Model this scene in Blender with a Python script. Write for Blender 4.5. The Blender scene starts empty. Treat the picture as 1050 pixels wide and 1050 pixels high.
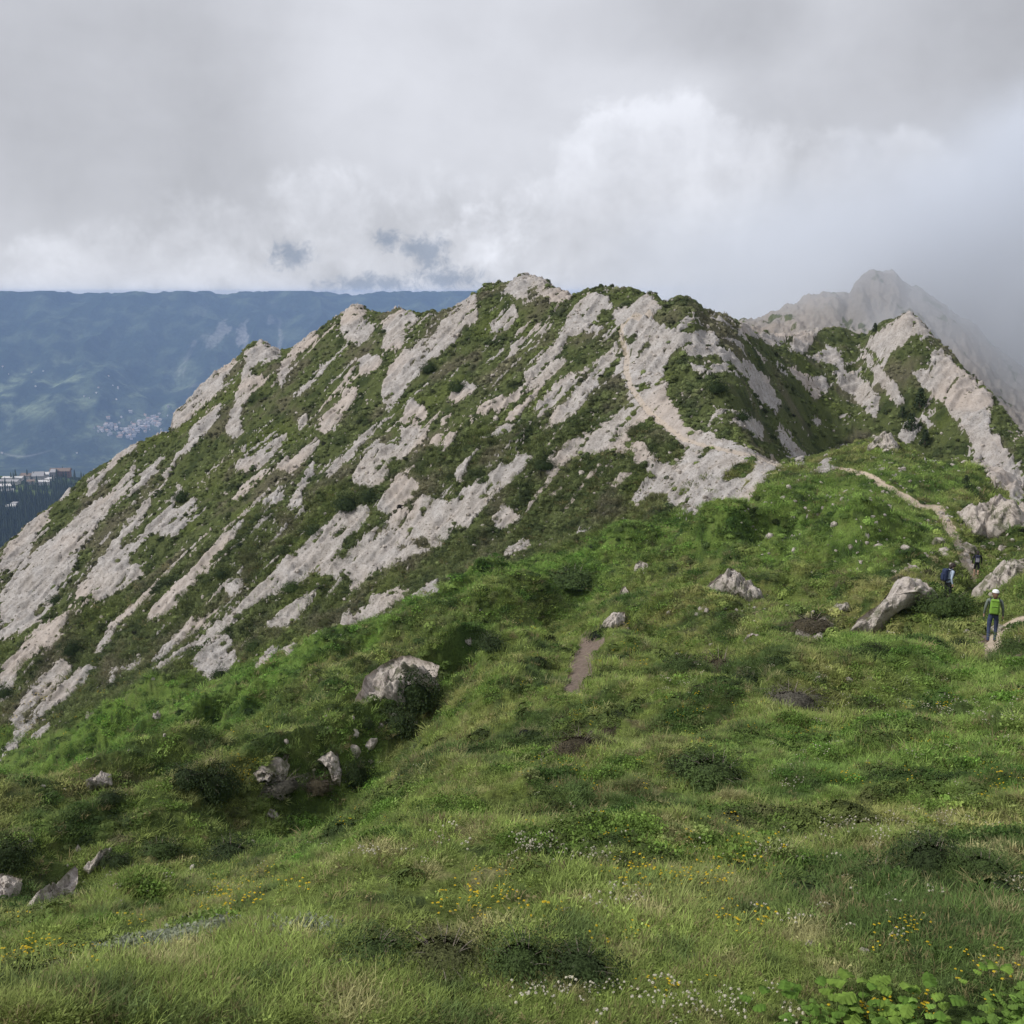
import bpy, bmesh, math, random
import numpy as np
from math import radians as RAD, pi
from mathutils import Vector, Matrix
random.seed(7); rng = np.random.default_rng(11)
sc = bpy.context.scene
COL = sc.collection

# ------------------------------------------------------------------ camera
F = 1076.0                      # focal length in photo pixels (1050 wide)
HORIZON = 300.0
PITCH = math.atan((525 - HORIZON) / F)
CP, SP = math.cos(PITCH), math.sin(PITCH)
cam = bpy.data.cameras.new('camera'); camo = bpy.data.objects.new('camera', cam); COL.objects.link(camo)
cam.sensor_width = 36; cam.lens = 36 * F / 1050
cam.clip_start = 0.05; cam.clip_end = 40000
camo.location = (0, 0, 0); camo.rotation_euler = (pi / 2 - PITCH, 0, 0)
sc.camera = camo

def ray(px, py):
    """unit-forward direction of a pixel: azimuth (rad, right positive) and slope z/r"""
    u = (np.asarray(px, float) - 525) / F; v = (525 - np.asarray(py, float)) / F
    x = u; y = CP + SP * v; z = -SP + CP * v
    return np.arctan2(x, y), z / np.hypot(x, y)

def project(x, y, z):
    d = y * CP - z * SP
    d = np.where(d < 1e-3, 1e-3, d)
    return 525 + F * x / d, 525 - F * (y * SP + z * CP) / d

# ------------------------------------------------------------------ noise
from concurrent.futures import ThreadPoolExecutor
_pool = ThreadPoolExecutor(4); _tab = {}
def _grad(seed):
    if seed not in _tab:
        a = np.random.default_rng(seed + 1000).random(65536) * 2 * pi; _tab[seed] = (np.cos(a).astype(np.float32), np.sin(a).astype(np.float32))
    return _tab[seed]
def _noise(x, y, gx, gy):
    ix = np.floor(x); iy = np.floor(y); fx = (x - ix).astype(np.float32); fy = (y - iy).astype(np.float32)
    ix = ix.astype(np.int32); iy = iy.astype(np.int32)
    x0 = (ix & 255) << 8; x1 = ((ix + 1) & 255) << 8; y0 = iy & 255; y1 = (iy + 1) & 255
    ux = fx * fx * fx * (fx * (fx * 6 - 15) + 10); uy = fy * fy * fy * (fy * (fy * 6 - 15) + 10)
    def g(k, dx, dy): return gx.take(k) * dx + gy.take(k) * dy
    a = g(x0 | y0, fx, fy); b = g(x1 | y0, fx - 1, fy); c = g(x0 | y1, fx, fy - 1); d = g(x1 | y1, fx - 1, fy - 1)
    return ((a + ux * (b - a)) * (1 - uy) + (c + ux * (d - c)) * uy) * np.float32(1.45)
def noise(x, y, seed=0):
    """gradient noise, about -1..1"""
    gx, gy = _grad(seed); x, y = np.broadcast_arrays(np.asarray(x, float), np.asarray(y, float)); sh = x.shape; x = x.ravel(); y = y.ravel()
    if x.size < 40000: return _noise(x, y, gx, gy).reshape(sh)
    ch = [slice(k, k + 40000) for k in range(0, x.size, 40000)]
    return np.concatenate(list(_pool.map(lambda c: _noise(x[c], y[c], gx, gy), ch))).reshape(sh)
def fbm(x, y, seed=0, o=4, gain=.5):
    s = 0; a = 1; t = 0
    for k in range(o):
        s = s + a * noise(x * 2 ** k, y * 2 ** k, seed + k * 17); t += a; a *= gain
    return s / t
def sstep(a, b, x):
    t = np.clip((x - a) / (b - a), 0, 1); return t * t * (3 - 2 * t)

# ------------------------------------------------------------------ scene helpers
def tag(o, label=None, cat=None, group=None, kind=None):
    if label: o['label'] = label
    if cat: o['category'] = cat
    if group: o['group'] = group
    if kind: o['kind'] = kind
    return o
def link(name, me, mats=(), parent=None, loc=None):
    o = bpy.data.objects.new(name, me)
    for m in (mats if isinstance(mats, (list, tuple)) else [mats]): me.materials.append(m) if m and me and m.name not in [x.name for x in me.materials if x] else None
    COL.objects.link(o)
    if parent: o.parent = parent
    if loc is not None: o.location = loc
    return o
def empty(name, loc, rz=0):
    o = bpy.data.objects.new(name, None); COL.objects.link(o); o.location = loc; o.rotation_euler = (0, 0, rz); o.empty_display_size = .1
    return o
def np_mesh(name, V, Fq):
    """mesh from numpy arrays; Fq (n,4) or (n,3)"""
    me = bpy.data.meshes.new(name); V = np.ascontiguousarray(V, np.float32); Fq = np.ascontiguousarray(Fq, np.int32)
    k = Fq.shape[1]
    me.vertices.add(len(V)); me.vertices.foreach_set('co', V.ravel())
    me.loops.add(Fq.size); me.loops.foreach_set('vertex_index', Fq.ravel())
    me.polygons.add(len(Fq)); me.polygons.foreach_set('loop_start', np.arange(0, Fq.size, k, dtype=np.int32))
    me.update(calc_edges=True)
    return me
def fattr(me, name, arr):
    a = me.attributes.new(name, 'FLOAT', 'POINT'); a.data.foreach_set('value', np.ascontiguousarray(arr, np.float32).ravel())
def cattr(me, name, rgb):
    a = me.attributes.new(name, 'FLOAT_COLOR', 'POINT')
    c = np.ones((len(rgb), 4), np.float32); c[:, :3] = rgb; a.data.foreach_set('color', c.ravel())
def bm_obj(name, bm, mats, parent=None, smooth=False, loc=None):
    me = bpy.data.meshes.new(name); bm.to_mesh(me); bm.free()
    if not smooth:
        me.polygons.foreach_set('use_smooth', [False] * len(me.polygons))
    else:
        me.polygons.foreach_set('use_smooth', [True] * len(me.polygons))
    return link(name, me, mats, parent, loc)

# ------------------------------------------------------------------ node helpers
class NT:
    def __init__(s, tree): s.t = tree; s.n = tree.nodes; s.l = tree.links
    def node(s, typ, **kw):
        n = s.n.new(typ)
        for k, v in kw.items(): setattr(n, k, v)
        return n
    def put(s, sock, v):
        if isinstance(v, bpy.types.NodeSocket): s.l.new(v, sock)
        elif v is not None: sock.default_value = v
    def m(s, op, a, b=None, c=None, clamp=False):
        n = s.node('ShaderNodeMath', operation=op, use_clamp=clamp)
        for i, v in enumerate((a, b, c)): s.put(n.inputs[i], v) if v is not None else None
        return n.outputs[0]
    def mix(s, f, a, b, mode='MIX'):
        n = s.node('ShaderNodeMix', data_type='RGBA', blend_type=mode, clamp_factor=True)
        s.put(n.inputs[0], f)
        for k, v in ((6, a), (7, b)):
            if isinstance(v, (tuple, list)) and len(v) == 3: v = (*v, 1)
            s.put(n.inputs[k], v)
        return n.outputs[2]
    def noise(s, vec, scale, detail=4, rough=.55, dist=0, out='Fac', dims='3D'):
        n = s.node('ShaderNodeTexNoise', noise_dimensions=dims)
        if vec is not None: s.l.new(vec, n.inputs['Vector'])
        n.inputs['Scale'].default_value = scale; n.inputs['Detail'].default_value = detail
        n.inputs['Roughness'].default_value = rough; n.inputs['Distortion'].default_value = dist
        return n.outputs[out]
    def voro(s, vec, scale, feature='F1', out='Distance'):
        n = s.node('ShaderNodeTexVoronoi', feature=feature)
        if vec is not None: s.l.new(vec, n.inputs['Vector'])
        n.inputs['Scale'].default_value = scale
        return n.outputs[out]
    def rng(s, v, a, b, c=0., d=1., smooth=False):
        n = s.node('ShaderNodeMapRange', interpolation_type='SMOOTHSTEP' if smooth else 'LINEAR')
        s.put(n.inputs[0], v); n.inputs[1].default_value = a; n.inputs[2].default_value = b; n.inputs[3].default_value = c; n.inputs[4].default_value = d
        return n.outputs[0]
    def attr(s, name, out='Fac', typ='GEOMETRY'):
        n = s.node('ShaderNodeAttribute', attribute_name=name, attribute_type=typ); return n.outputs[out]
    def pos(s): return s.node('ShaderNodeNewGeometry').outputs['Position']
    def map(s, vec, scale=(1, 1, 1), rot=(0, 0, 0)):
        n = s.node('ShaderNodeMapping'); s.l.new(vec, n.inputs[0]); n.inputs['Scale'].default_value = scale; n.inputs['Rotation'].default_value = rot
        return n.outputs[0]
    def bump(s, h, strength=.5, dist=.1, normal=None):
        n = s.node('ShaderNodeBump'); s.l.new(h, n.inputs['Height']); n.inputs['Strength'].default_value = strength; n.inputs['Distance'].default_value = dist
        if normal: s.l.new(normal, n.inputs['Normal'])
        return n.outputs[0]
def material(name):
    m = bpy.data.materials.new(name); m.use_nodes = True; m.node_tree.nodes.clear(); return m, NT(m.node_tree)
def finish(m, N, color, rough=.9, normal=None, spec=.2, trans=None):
    out = N.node('ShaderNodeOutputMaterial'); b = N.node('ShaderNodeBsdfPrincipled')
    if isinstance(color, tuple) and len(color) == 3: color = (*color, 1)
    N.put(b.inputs['Base Color'], color); N.put(b.inputs['Roughness'], rough); b.inputs['Specular IOR Level'].default_value = spec
    if normal: N.l.new(normal, b.inputs['Normal'])
    if trans:
        tr = N.node('ShaderNodeBsdfTranslucent'); N.put(tr.inputs['Color'], color); mx = N.node('ShaderNodeMixShader'); mx.inputs[0].default_value = trans
        N.l.new(b.outputs[0], mx.inputs[1]); N.l.new(tr.outputs[0], mx.inputs[2]); N.l.new(mx.outputs[0], out.inputs[0])
    else: N.l.new(b.outputs[0], out.inputs[0])
    return m
def plain(name, color, rough=.8, var=.25, scale=8, spec=.2):
    """a plain painted / woven / wooden surface with slight uneven colour"""
    m, N = material(name); tc = N.node('ShaderNodeTexCoord').outputs['Object']
    f = N.noise(tc, scale, 3)
    c = N.mix(N.rng(f, .3, .7), tuple(x * (1 - var) for x in color), tuple(min(1, x * (1 + var)) for x in color))
    return finish(m, N, c, rough, N.bump(f, .2, .01), spec)

# ------------------------------------------------------------------ rock material (shared by outcrops and bare ground)
def rock_colour(N, p):
    """returns colour, height of the pale gypsum rock"""
    big = N.noise(p, .11, 4, .6, .6); mid = N.noise(p, .9, 5, .65); fine = N.noise(p, 5.5, 4, .7); grit = N.noise(p, 22, 2, .6)
    c = N.mix(N.rng(big, .42, .64, smooth=True), (.42, .412, .412), (.445, .405, .37))
    c = N.mix(N.rng(mid, .32, .7), N.mix(.7, c, (.22, .195, .17)), N.mix(.55, c, (.56, .525, .495)))
    c = N.mix(N.rng(fine, .36, .52), N.mix(.62, c, (.13, .115, .10)), c)
    c = N.mix(N.rng(grit, .35, .65), N.mix(.22, c, (.2, .18, .16)), c)
    h = N.m('ADD', N.m('MULTIPLY', mid, 1.0), N.m('ADD', N.m('MULTIPLY', fine, .45), N.m('MULTIPLY', grit, .12)))
    return c, h
def make_rock_mat():
    m, N = material('pale_rock'); p = N.pos()
    st = N.map(p, (1, 1, 1), (RAD(38), RAD(40), 0))
    st = N.map(st, (1, 1, .22))
    c, h = rock_colour(N, p)
    band = N.noise(st, 5.5, 4, .65, .4); crack = N.voro(st, 1.6, 'DISTANCE_TO_EDGE')
    c = N.mix(N.rng(band, .36, .5), N.mix(.5, c, (.17, .14, .115)), c)
    c = N.mix(N.rng(crack, 0, .04), N.mix(.22, c, (.1, .085, .07)), c)
    c = N.mix(.42, c, (.62, .545, .475))
    g = N.node('ShaderNodeNewGeometry'); sep = N.node('ShaderNodeSeparateXYZ'); N.l.new(g.outputs['Normal'], sep.inputs[0])
    stain = N.noise(N.map(st, (1, 1, .5)), 2.3, 5, .7, .5); c = N.mix(N.m('MULTIPLY', N.rng(stain, .48, .64, smooth=True), .72), c, (.15, .13, .11))
    moss = N.m('MULTIPLY', N.rng(N.noise(p, 1.1, 6, .72), .53, .60), .75)
    c = N.mix(moss, c, (.075, .085, .035))
    hh = N.m('ADD', h, N.m('ADD', N.m('MULTIPLY', band, .7), N.rng(crack, 0, .08, 0, .12)))
    return finish(m, N, c, .95, N.bump(hh, .9, .12), .1)
ROCK = make_rock_mat()
# ------------------------------------------------------------------ terrain: lofted between feature lines
# the mountain flank is close to a plane  z = A x + B y + C
PA, PB, PC = .48, .45, -67.0
def plane_r(px, py):
    th, s = ray(px, py); return PC / (s - PA * np.sin(th) - PB * np.cos(th))
def nodes(txt):
    out = []
    for w in txt.split():
        a = w.split(','); px, py = float(a[0]), float(a[1]); r = plane_r(px, py) if a[2] == 'P' else float(a[2])
        th, s = ray(px, py); out.append((float(th), float(r), float(s * r)))
    return out
LN = {}
LN[1] = nodes('-60,1060,2.4 250,1060,2.25 525,1060,2.2 800,1060,2.35 1110,1060,2.6')
LN[2] = nodes('-60,1030,3.2 0,1015,3.4 100,985,3.8 200,955,4.4 300,925,5.2 400,880,6.6 500,850,7.8 600,830,8.8 700,822,9.2 800,840,8.2 860,850,7.6 950,855,7.2 1050,850,7.4 1110,850,7.4')
LN[3] = nodes('-60,1012,4.4 0,990,4.6 100,955,5.2 200,925,6.2 300,890,7.6 400,835,10.5 480,800,12.5 560,780,14 640,760,16 700,755,15 760,765,13 840,780,11.5 950,785,11 1050,775,11 1110,775,11')
LN[4] = nodes('-60,1000,5.0 0,975,5.5 100,935,6.5 200,905,8 300,868,10 350,840,13 400,800,17 450,768,22 480,745,27 517,705,33 560,680,38 600,650,43 630,638,45 660,663,37 700,690,27 750,706,20 793,730,16.5 840,738,15.5 893,739,15.5 940,734,16 987,718,17.5 1050,703,18.5 1110,695,19')
LN[5] = nodes('-60,1030,9 0,1005,10 100,958,13 200,925,15 300,885,18 350,855,22 400,815,27 450,783,32 480,760,36 517,720,42 560,693,47 600,664,51 630,650,52 660,683,44 700,712,34 750,726,26 793,750,21 840,758,20 893,757,20 940,750,20.5 987,732,22 1050,714,23 1110,705,23.5')
LN[6] = nodes('-60,980,16 0,955,18 100,920,22 200,890,24 300,852,27 350,830,31 400,792,36 450,758,42 480,732,46 517,694,52 560,668,56 600,638,60 630,630,58 660,645,52 700,672,42 750,690,33 793,716,25 840,728,23.5 893,728,23.5 940,722,24.5 987,705,26 1050,690,27 1110,680,28')
LN[7] = nodes('-60,900,30 0,880,33 100,850,38 200,808,44 300,770,48 350,745,51 400,710,55 450,685,59 500,655,63 560,632,67 600,618,69 630,612,68 660,612,64 700,630,54 750,642,46 800,655,41 840,665,36 893,668,33 940,664,33 987,661,33 1017,660,33.2 1050,640,35 1110,630,36')
LN[8] = nodes('-60,800,P 0,770,P 100,740,P 200,700,P 300,665,P 400,630,P 500,590,P 560,570,P 640,545,P 700,540,88 750,560,78 800,580,68 840,590,64 893,602,58 940,606,56 970,605,58 987,598,63 1003,592,67 1025,577,69 1050,572,68 1110,567,68')
LN[9] = nodes('-60,700,P 0,665,P 100,620,P 200,565,P 300,510,P 400,475,P 500,440,P 600,430,P 640,430,P 700,455,P 750,468,P 790,476,94 833,473,97 870,460,100 907,450,102 933,460,102 963,477,100 990,474,102 1027,492,98 1050,500,96 1110,520,94')
LN[10] = nodes('-60,650,P 0,610,P 100,545,P 200,490,P 300,435,P 400,395,P 500,365,P 600,358,P 640,362,P 700,390,P 750,420,105 790,470,104 833,485,120 870,478,128 907,470,135 933,478,135 963,492,132 990,490,130 1027,505,125 1050,515,120 1110,540,115')
sky9 = '0,562,P 33,533,P 60,512,P 90,487,P 117,470,P 140,455,P 173,443,P 178,427,P 197,410,P 217,387,P 240,372,P 260,353,P 272,353,P 288,362,P 310,352,P 323,342,P 350,323,P 367,314,P 378,319,P 393,320,P 410,315,P 427,323,P 447,322,P 463,318,P 490,300,P 499,292,P 523,290,P 538,283,P 557,287,P 577,300,P 590,303,P 607,297,P 640,294,P 670,302,P 683,310,P 700,308,P 712,312,128 722,323,130 740,328,134 757,336,140 775,343,150 800,343,164 830,342,174 860,338,180 880,343,180 887,341,178 900,333,172 918,325,167 933,320,165 947,330,163 963,350,160 983,370,156 993,383,154 1017,407,149 1033,427,145 1050,443,142 1110,500,132'
LN[11] = nodes('-60,602,P ' + sky9)
LN[13] = nodes('-60,700,240 300,500,240 600,380,220 700,352,200 757,362,190 800,375,200 860,368,208 900,365,208 933,352,208 963,380,205 1050,470,192 1110,520,182')
LN[14] = nodes('-60,750,300 300,560,300 600,420,280 700,360,262 740,345,250 760,332,240 783,325,238 810,315,236 833,303,235 857,302,235 870,303,238 877,290,240 897,278,245 913,278,246 933,297,246 947,303,246 977,320,245 1000,337,244 1033,367,242 1050,380,240 1110,430,235')

def pchip(x, y, xq):
    h = np.diff(x); d = np.diff(y) / h; m = np.zeros_like(y)
    w1 = 2 * h[1:] + h[:-1]; w2 = h[1:] + 2 * h[:-1]; ok = d[1:] * d[:-1] > 0
    with np.errstate(divide='ignore', invalid='ignore'): m[1:-1] = np.where(ok, (w1 + w2) / (w1 / d[:-1] + w2 / d[1:]), 0)
    k = np.clip(np.searchsorted(x, xq) - 1, 0, len(h) - 1); t = (xq - x[k]) / h[k]
    v = (2*t**3-3*t*t+1)*y[k] + (t**3-2*t*t+t)*h[k]*m[k] + (3*t*t-2*t**3)*y[k+1] + (t**3-t*t)*h[k]*m[k+1]
    v = np.where(xq <= x[0], y[0], v); return np.where(xq >= x[-1], y[-1], v)

DENSE = RAD(37)
th_in = np.linspace(-DENSE, DENSE, 1440)
th_out = np.linspace(DENSE, 2 * pi - DENSE, 110)[1:-1]
TH = np.concatenate([th_in, th_out]); NC = len(TH)
TT = np.where(TH > pi, TH - 2 * pi, TH)
back = sstep(RAD(45), RAD(150), np.abs(TT))            # behind the camera the two ends meet
def line(k):
    n = np.array(sorted(LN[k])); lr = pchip(n[:, 0], np.log(n[:, 1]), TT); s = pchip(n[:, 0], n[:, 2] / n[:, 1], TT)
    mr = (np.log(n[0, 1]) + np.log(n[-1, 1])) / 2; ms = (n[0, 2] / n[0, 1] + n[-1, 2] / n[-1, 1]) / 2
    lr = lr * (1 - back) + mr * back; s = s * (1 - back) + ms * back
    return np.exp(lr), s * np.exp(lr)
RL, ZL = [], []
def add(r, z): RL.append(np.broadcast_to(r, (NC,)).astype(float)); ZL.append(np.broadcast_to(z, (NC,)).astype(float))
add(.35, -1.62)
for k in range(1, 12): add(*line(k))
add(RL[-1] * 1.07, ZL[-1] - .62 * .07 * RL[-1])
for k in (13, 14): add(*line(k))
add(RL[-1] * 1.07, ZL[-1] - .66 * .07 * RL[-1])
add(430., np.minimum(ZL[-1] - 70, -110)); lf = sstep(RAD(8), RAD(-8), TT) * sstep(RAD(-120), RAD(-90), TT); add(480 + lf * 470, -180. - 340 * lf); add(520 + lf * 980, -220. - 680 * lf)
RL = np.array(RL).T; ZL = np.array(ZL).T
for k in range(1, RL.shape[1]): RL[:, k] = np.maximum(RL[:, k], RL[:, k - 1] * 1.03)
ROWS = [16, 150, 100, 110, 30, 30, 100, 140, 165, 95, 105, 18, 10, 60, 14, 10, 8, 4]
#       0    1    2    3    4   5   6    7    8   9   10   11  12  13  14  15  16 17
tau = np.concatenate([np.arange(n) / n + i for i, n in enumerate(ROWS)] + [[len(ROWS)]])
NR = len(tau); seg = np.minimum(tau.astype(int), len(ROWS) - 1); ft = tau - seg
ROWSEG = seg
R = RL[:, seg] ** (1 - ft) * RL[:, seg + 1] ** ft
# cubic radial profile through the feature lines (no overshoot)
h = np.diff(RL, axis=1); d = np.diff(ZL, axis=1) / h; m = np.zeros_like(ZL); m[:, 0] = d[:, 0]; m[:, -1] = d[:, -1]
w1 = 2 * h[:, 1:] + h[:, :-1]; w2 = h[:, 1:] + 2 * h[:, :-1]
with np.errstate(divide='ignore', invalid='ignore'):
    m[:, 1:-1] = np.where(d[:, 1:] * d[:, :-1] > 0, (w1 + w2) / (w1 / d[:, :-1] + w2 / d[:, 1:]), 0)
t = (R - RL[:, seg]) / h[:, seg]
Z = (2*t**3-3*t*t+1)*ZL[:, seg] + (t**3-2*t*t+t)*h[:, seg]*m[:, seg] + (3*t*t-2*t**3)*ZL[:, seg+1] + (t**3-t*t)*h[:, seg]*m[:, seg+1]
X = R * np.sin(TH)[:, None]; Y = R * np.cos(TH)[:, None]
PX, PY = project(X, Y, Z)          # where each ground point stands as seen from the viewpoint, used to hand-place rock bands
SEG = np.broadcast_to(seg, R.shape)

# ---- bare rock bands, soil, lush grass: outlines on the hillside
def polys(ox, oy, k, txt):
    res = []
    for ln in txt.strip().split('\n'):
        p = np.array([[float(a) for a in w.split(',')] for w in ln.split()]); res.append(np.c_[ox + p[:, 0] / k, oy + p[:, 1] / k])
    return res
FACE = polys(0, 240, 3, '''745,375 800,338 850,345 865,365 850,385 800,400 770,425 775,445 815,450 800,480 770,500 750,540 735,575 750,600 715,625 690,610 720,540 735,480 750,430 760,400
720,395 740,390 690,445 680,480 640,510 600,550 540,600 525,600 530,555 590,510 640,450
970,305 978,325 935,355 900,385 885,425 865,462 848,445 870,400 900,355
985,400 997,410 960,470 920,500 905,500 940,460 970,445
670,520 682,545 660,590 620,640 585,680 550,700 520,750 500,790 470,820 430,890 350,970 280,1050 330,1050 400,960 480,880 520,840 545,770 560,770 530,850 600,815 605,850 540,890 500,930 470,930 400,1000 360,1050 270,1060 350,940 440,850 470,800 510,740 545,690 590,650 580,610
415,700 412,730 360,790 410,760 408,790 350,835 310,900 260,965 200,1050 40,1050 100,980 170,930 230,870 290,820 330,800 380,740
160,840 150,880 110,920 90,980 40,1040 0,1050 0,1005 40,960 100,890
850,712 900,690 975,620 988,650 940,700 900,742 860,732
715,820 740,770 790,730 832,718 810,750 760,800 725,832
840,1050 1050,855 1050,1050
980,590 1000,550 1050,510 1050,580 1000,625
905,800 955,710 972,715 930,800 932,850 890,862 880,840
590,1050 640,980 700,930 752,888 745,905 700,960 650,1000 640,1050
740,695 800,670 870,610 884,618 830,680 760,732 720,722
428,782 440,750 500,690 508,700 470,740 445,782
425,643 422,668 380,690 300,770 270,800 272,770 330,720 370,668
265,802 300,750 322,750 280,805
212,782 218,795 185,822 176,812
945,545 947,580 915,590 920,560
790,900 830,800 880,780 870,820 830,850
1000,740 1050,690 1050,720 1010,760
500,920 560,870 580,880 530,930''') + polys(350, 240, 3, '''0,245 55,222 75,235 65,265 102,270 92,310 55,342 30,330 0,310
160,250 185,226 225,255 232,280 195,285 202,320 180,360 140,372 120,352 140,300 110,300 150,250
415,190 418,265 370,290 350,330 300,370 265,382 262,410 210,450 180,500 140,545 122,490 140,430 190,370 280,310 330,250 380,210
50,390 90,370 130,400 100,430 60,440
530,222 542,250 520,285 490,302 455,302 460,280 500,250
490,190 530,150 570,128 620,140 680,180 710,185 700,212 670,217 640,200 600,175 572,178 575,210 540,200 510,190
508,382 520,340 562,303 550,345 525,382
590,302 600,265 617,255 605,290
695,260 730,215 780,190 832,205 836,225 800,235 785,270 760,280 800,300 700,330 660,390 620,420 580,462 558,455 600,410 650,370 690,310
840,238 880,215 930,198 970,215 985,240 950,262 900,262 870,278 840,270
860,290 920,262 1000,288 1050,300 1050,330 1010,370 990,420 1000,470 1030,530 1050,560 1050,650 1000,600 950,565 930,555 900,530 875,500 895,480 860,445 838,440 850,400 880,370 858,330
862,345 832,400 792,440 792,470 760,500 745,540 720,572 680,590 615,618 628,590 700,510 770,440 800,390
740,430 690,470 640,530 590,562 600,530 660,480 700,440
500,585 560,520 627,458 612,490 560,552 520,588
620,420 690,390 700,400 640,450 560,500 480,560 470,550 560,470
615,745 640,700 720,640 800,580 900,525 945,560 900,600 865,640 905,640 880,665 820,660 720,680 690,720 640,752
895,650 920,640 960,640 1050,700 1050,865 1005,860 1000,800 960,790 900,822 878,832 920,770 960,740 930,720 900,710
0,1020 100,910 260,810 330,830 370,800 480,730 560,690 592,690 570,730 500,790 440,850 390,912 340,902 300,962 250,932 160,972 90,1045 0,1050
108,852 180,760 242,770 222,820 160,862 130,872
30,762 60,700 100,650 150,650 180,640 180,600 220,580 272,590 262,640 222,670 182,700 152,700 140,750 90,782
178,572 220,508 272,540 250,572 200,582
0,480 47,478 42,510 0,562
0,700 110,573 118,580 20,704
460,892 500,850 552,870 540,890 490,912
640,802 670,770 682,780 660,806
412,572 430,540 502,508 490,540 440,572
288,682 345,628 354,640 310,684
325,500 380,450 425,470 410,492 350,522
345,762 360,710 402,700 390,730 362,768
0,860 60,830 92,860 50,922 0,952
720,932 750,908 754,930 700,948
160,760 210,720 230,730 180,770
270,650 310,630 320,645 290,670
820,780 900,720 910,730 850,790
500,985 540,950 548,960 515,995
420,640 500,600 560,590 500,620''') + polys(700, 240, 3, '''0,310 50,283 100,310 130,350 190,390 260,450 305,530 292,548 230,500 200,450 150,390 100,360 40,362 0,348
170,322 190,265 260,260 330,238 400,250 480,285 430,290 395,340 362,382 328,372 342,320 300,330 280,350
350,375 400,382 450,330 482,370 500,430 560,450 607,510 592,582 560,562 520,490 480,472 470,410
318,410 340,408 370,450 430,450 455,480 400,532 390,500 350,462
560,345 610,300 700,238 740,268 765,300 700,310 680,340 640,370 610,392 590,362
538,330 570,370 620,430 660,480 684,530 660,534 600,462 570,402
700,422 760,420 768,365 800,352 825,390 880,440 960,520 940,570 1000,660 1050,740 1050,810 1000,772 960,762 920,722 888,705 900,660 850,600 800,530 750,482
148,542 190,533 252,600 242,632 200,612 160,582
290,590 312,610 375,700 355,717 300,632
0,590 60,600 150,640 270,690 294,710 262,740 222,780 212,830 150,852 80,892 30,882 0,875
405,722 440,694 482,715 440,732
735,558 778,600 765,607 735,582
20,380 60,390 70,420 50,430
400,580 420,570 430,595 415,600''') + polys(0, 560, 3, '''0,150 60,60 140,0 252,0 232,60 180,120 162,190 110,242 40,262 0,285
228,162 270,90 345,0 412,20 402,50 330,120 250,172
272,165 380,50 445,70 420,100 330,150 300,172
285,320 340,230 400,170 470,128 478,150 420,190 370,230 310,312
452,232 480,180 540,120 590,90 650,28 664,50 600,120 540,190 490,234
695,235 760,160 840,80 940,0 1050,0 1000,50 930,110 820,162 760,212 720,242
478,415 560,330 640,270 720,222 734,240 650,300 580,350 500,418
468,372 510,320 560,260 630,223 638,250 600,280 540,312 490,368
588,385 620,320 680,288 724,300 728,340 680,392 640,402
0,390 40,330 120,250 212,200 202,250 170,300 110,340 60,380 40,440 20,472 0,482
28,545 80,450 190,338 224,370 160,440 90,512 60,562
0,642 60,560 140,480 240,370 302,350 270,392 190,462 110,532 40,622 0,655
92,592 150,553 158,570 120,603
820,242 900,170 985,118 940,180 870,242
1010,292 1050,225 1050,282
688,132 750,108 746,140 710,172
350,0 420,0 380,20
780,382 800,340 840,300 860,310 830,360 800,390
880,340 870,300 905,290 900,330
330,440 350,370 365,380 350,430
380,400 400,370 440,350 420,390''') + polys(350, 560, 3, '''0,50 60,0 272,0 180,50 90,78 50,62 0,62
0,275 0,210 60,188 150,128 218,120 212,150 130,212 60,252
212,205 220,160 290,128 334,170 270,212 230,234
338,132 390,93 398,110 360,138
28,80 72,90 50,132 28,122
240,160 270,120 300,110 280,150
500,20 560,-20 600,-10 540,20''')
HOLE = polys(700, 240, 3, '''115,765 175,705 235,688 222,715 160,755''') + polys(350, 240, 3, '''770,310 850,300 860,330 820,370 780,350 730,350
905,470 950,440 952,470 920,480
890,590 940,570 1000,620 1030,700 980,690 920,640 880,620
860,330 905,320 912,335 880,350''')
SOIL = polys(350, 560, 3, '''680,445 700,360 735,300 800,293 814,320 770,340 782,370 750,412 742,452 700,468''') + [np.array(p, float) for p in (
    [(1000,652),(1012,645),(1028,650),(1030,662),(1020,674),(1004,673)], [(1034,672),(1050,665),(1050,690),(1040,688)])]
PATHL = [np.array(p, float) for p in (
    [(1066,630,7),(1045,637,7.5),(1030,645,9),(1018,655,12),(1010,670,14)],
    [(998,596,10),(992,575,9.5),(981,552,7),(972,537,8.5),(964,521,8),(946,518,4),(934,511,5.5),(912,498,5),(887,486,5),(860,478,2)],
    [(800,476,4),(770,466,4),(745,462,3.5),(722,456,3.5),(700,449,4),(683,436,4.5),(668,424,5),(655,408,5),(646,394,5),(642,380,5.5),(643,366,5),(637,350,5),(636,340,4.5),(645,332,4.5),(656,328,4.5),(668,327,4)])]
LUSH = [np.array(p, float) for p in (
    [(-40,740),(60,752),(150,712),(260,665),(360,640),(440,628),(520,592),(600,560),(660,535),(720,530),(790,505),(850,480),(930,510),(960,540),(950,580),(860,600),(780,585),(730,575),(660,570),(620,590),(590,640),(540,660),(500,720),(470,750),(440,745),(450,690),(360,680),(320,730),(230,780),(120,840),(60,890),(-40,930)],
    [(620,380+70),(560,480),(600,470)], [(860,480),(960,470),(1000,490),(960,520)],
    [(260,800),(330,840),(400,800),(420,830),(300,880),(240,860)], [(780,760),(900,770),(1050,740),(1050,830),(900,820),(800,840),(690,820)],
    [(850,560+100),(1050,690),(1050,735),(930,720),(840,700)])]
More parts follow.
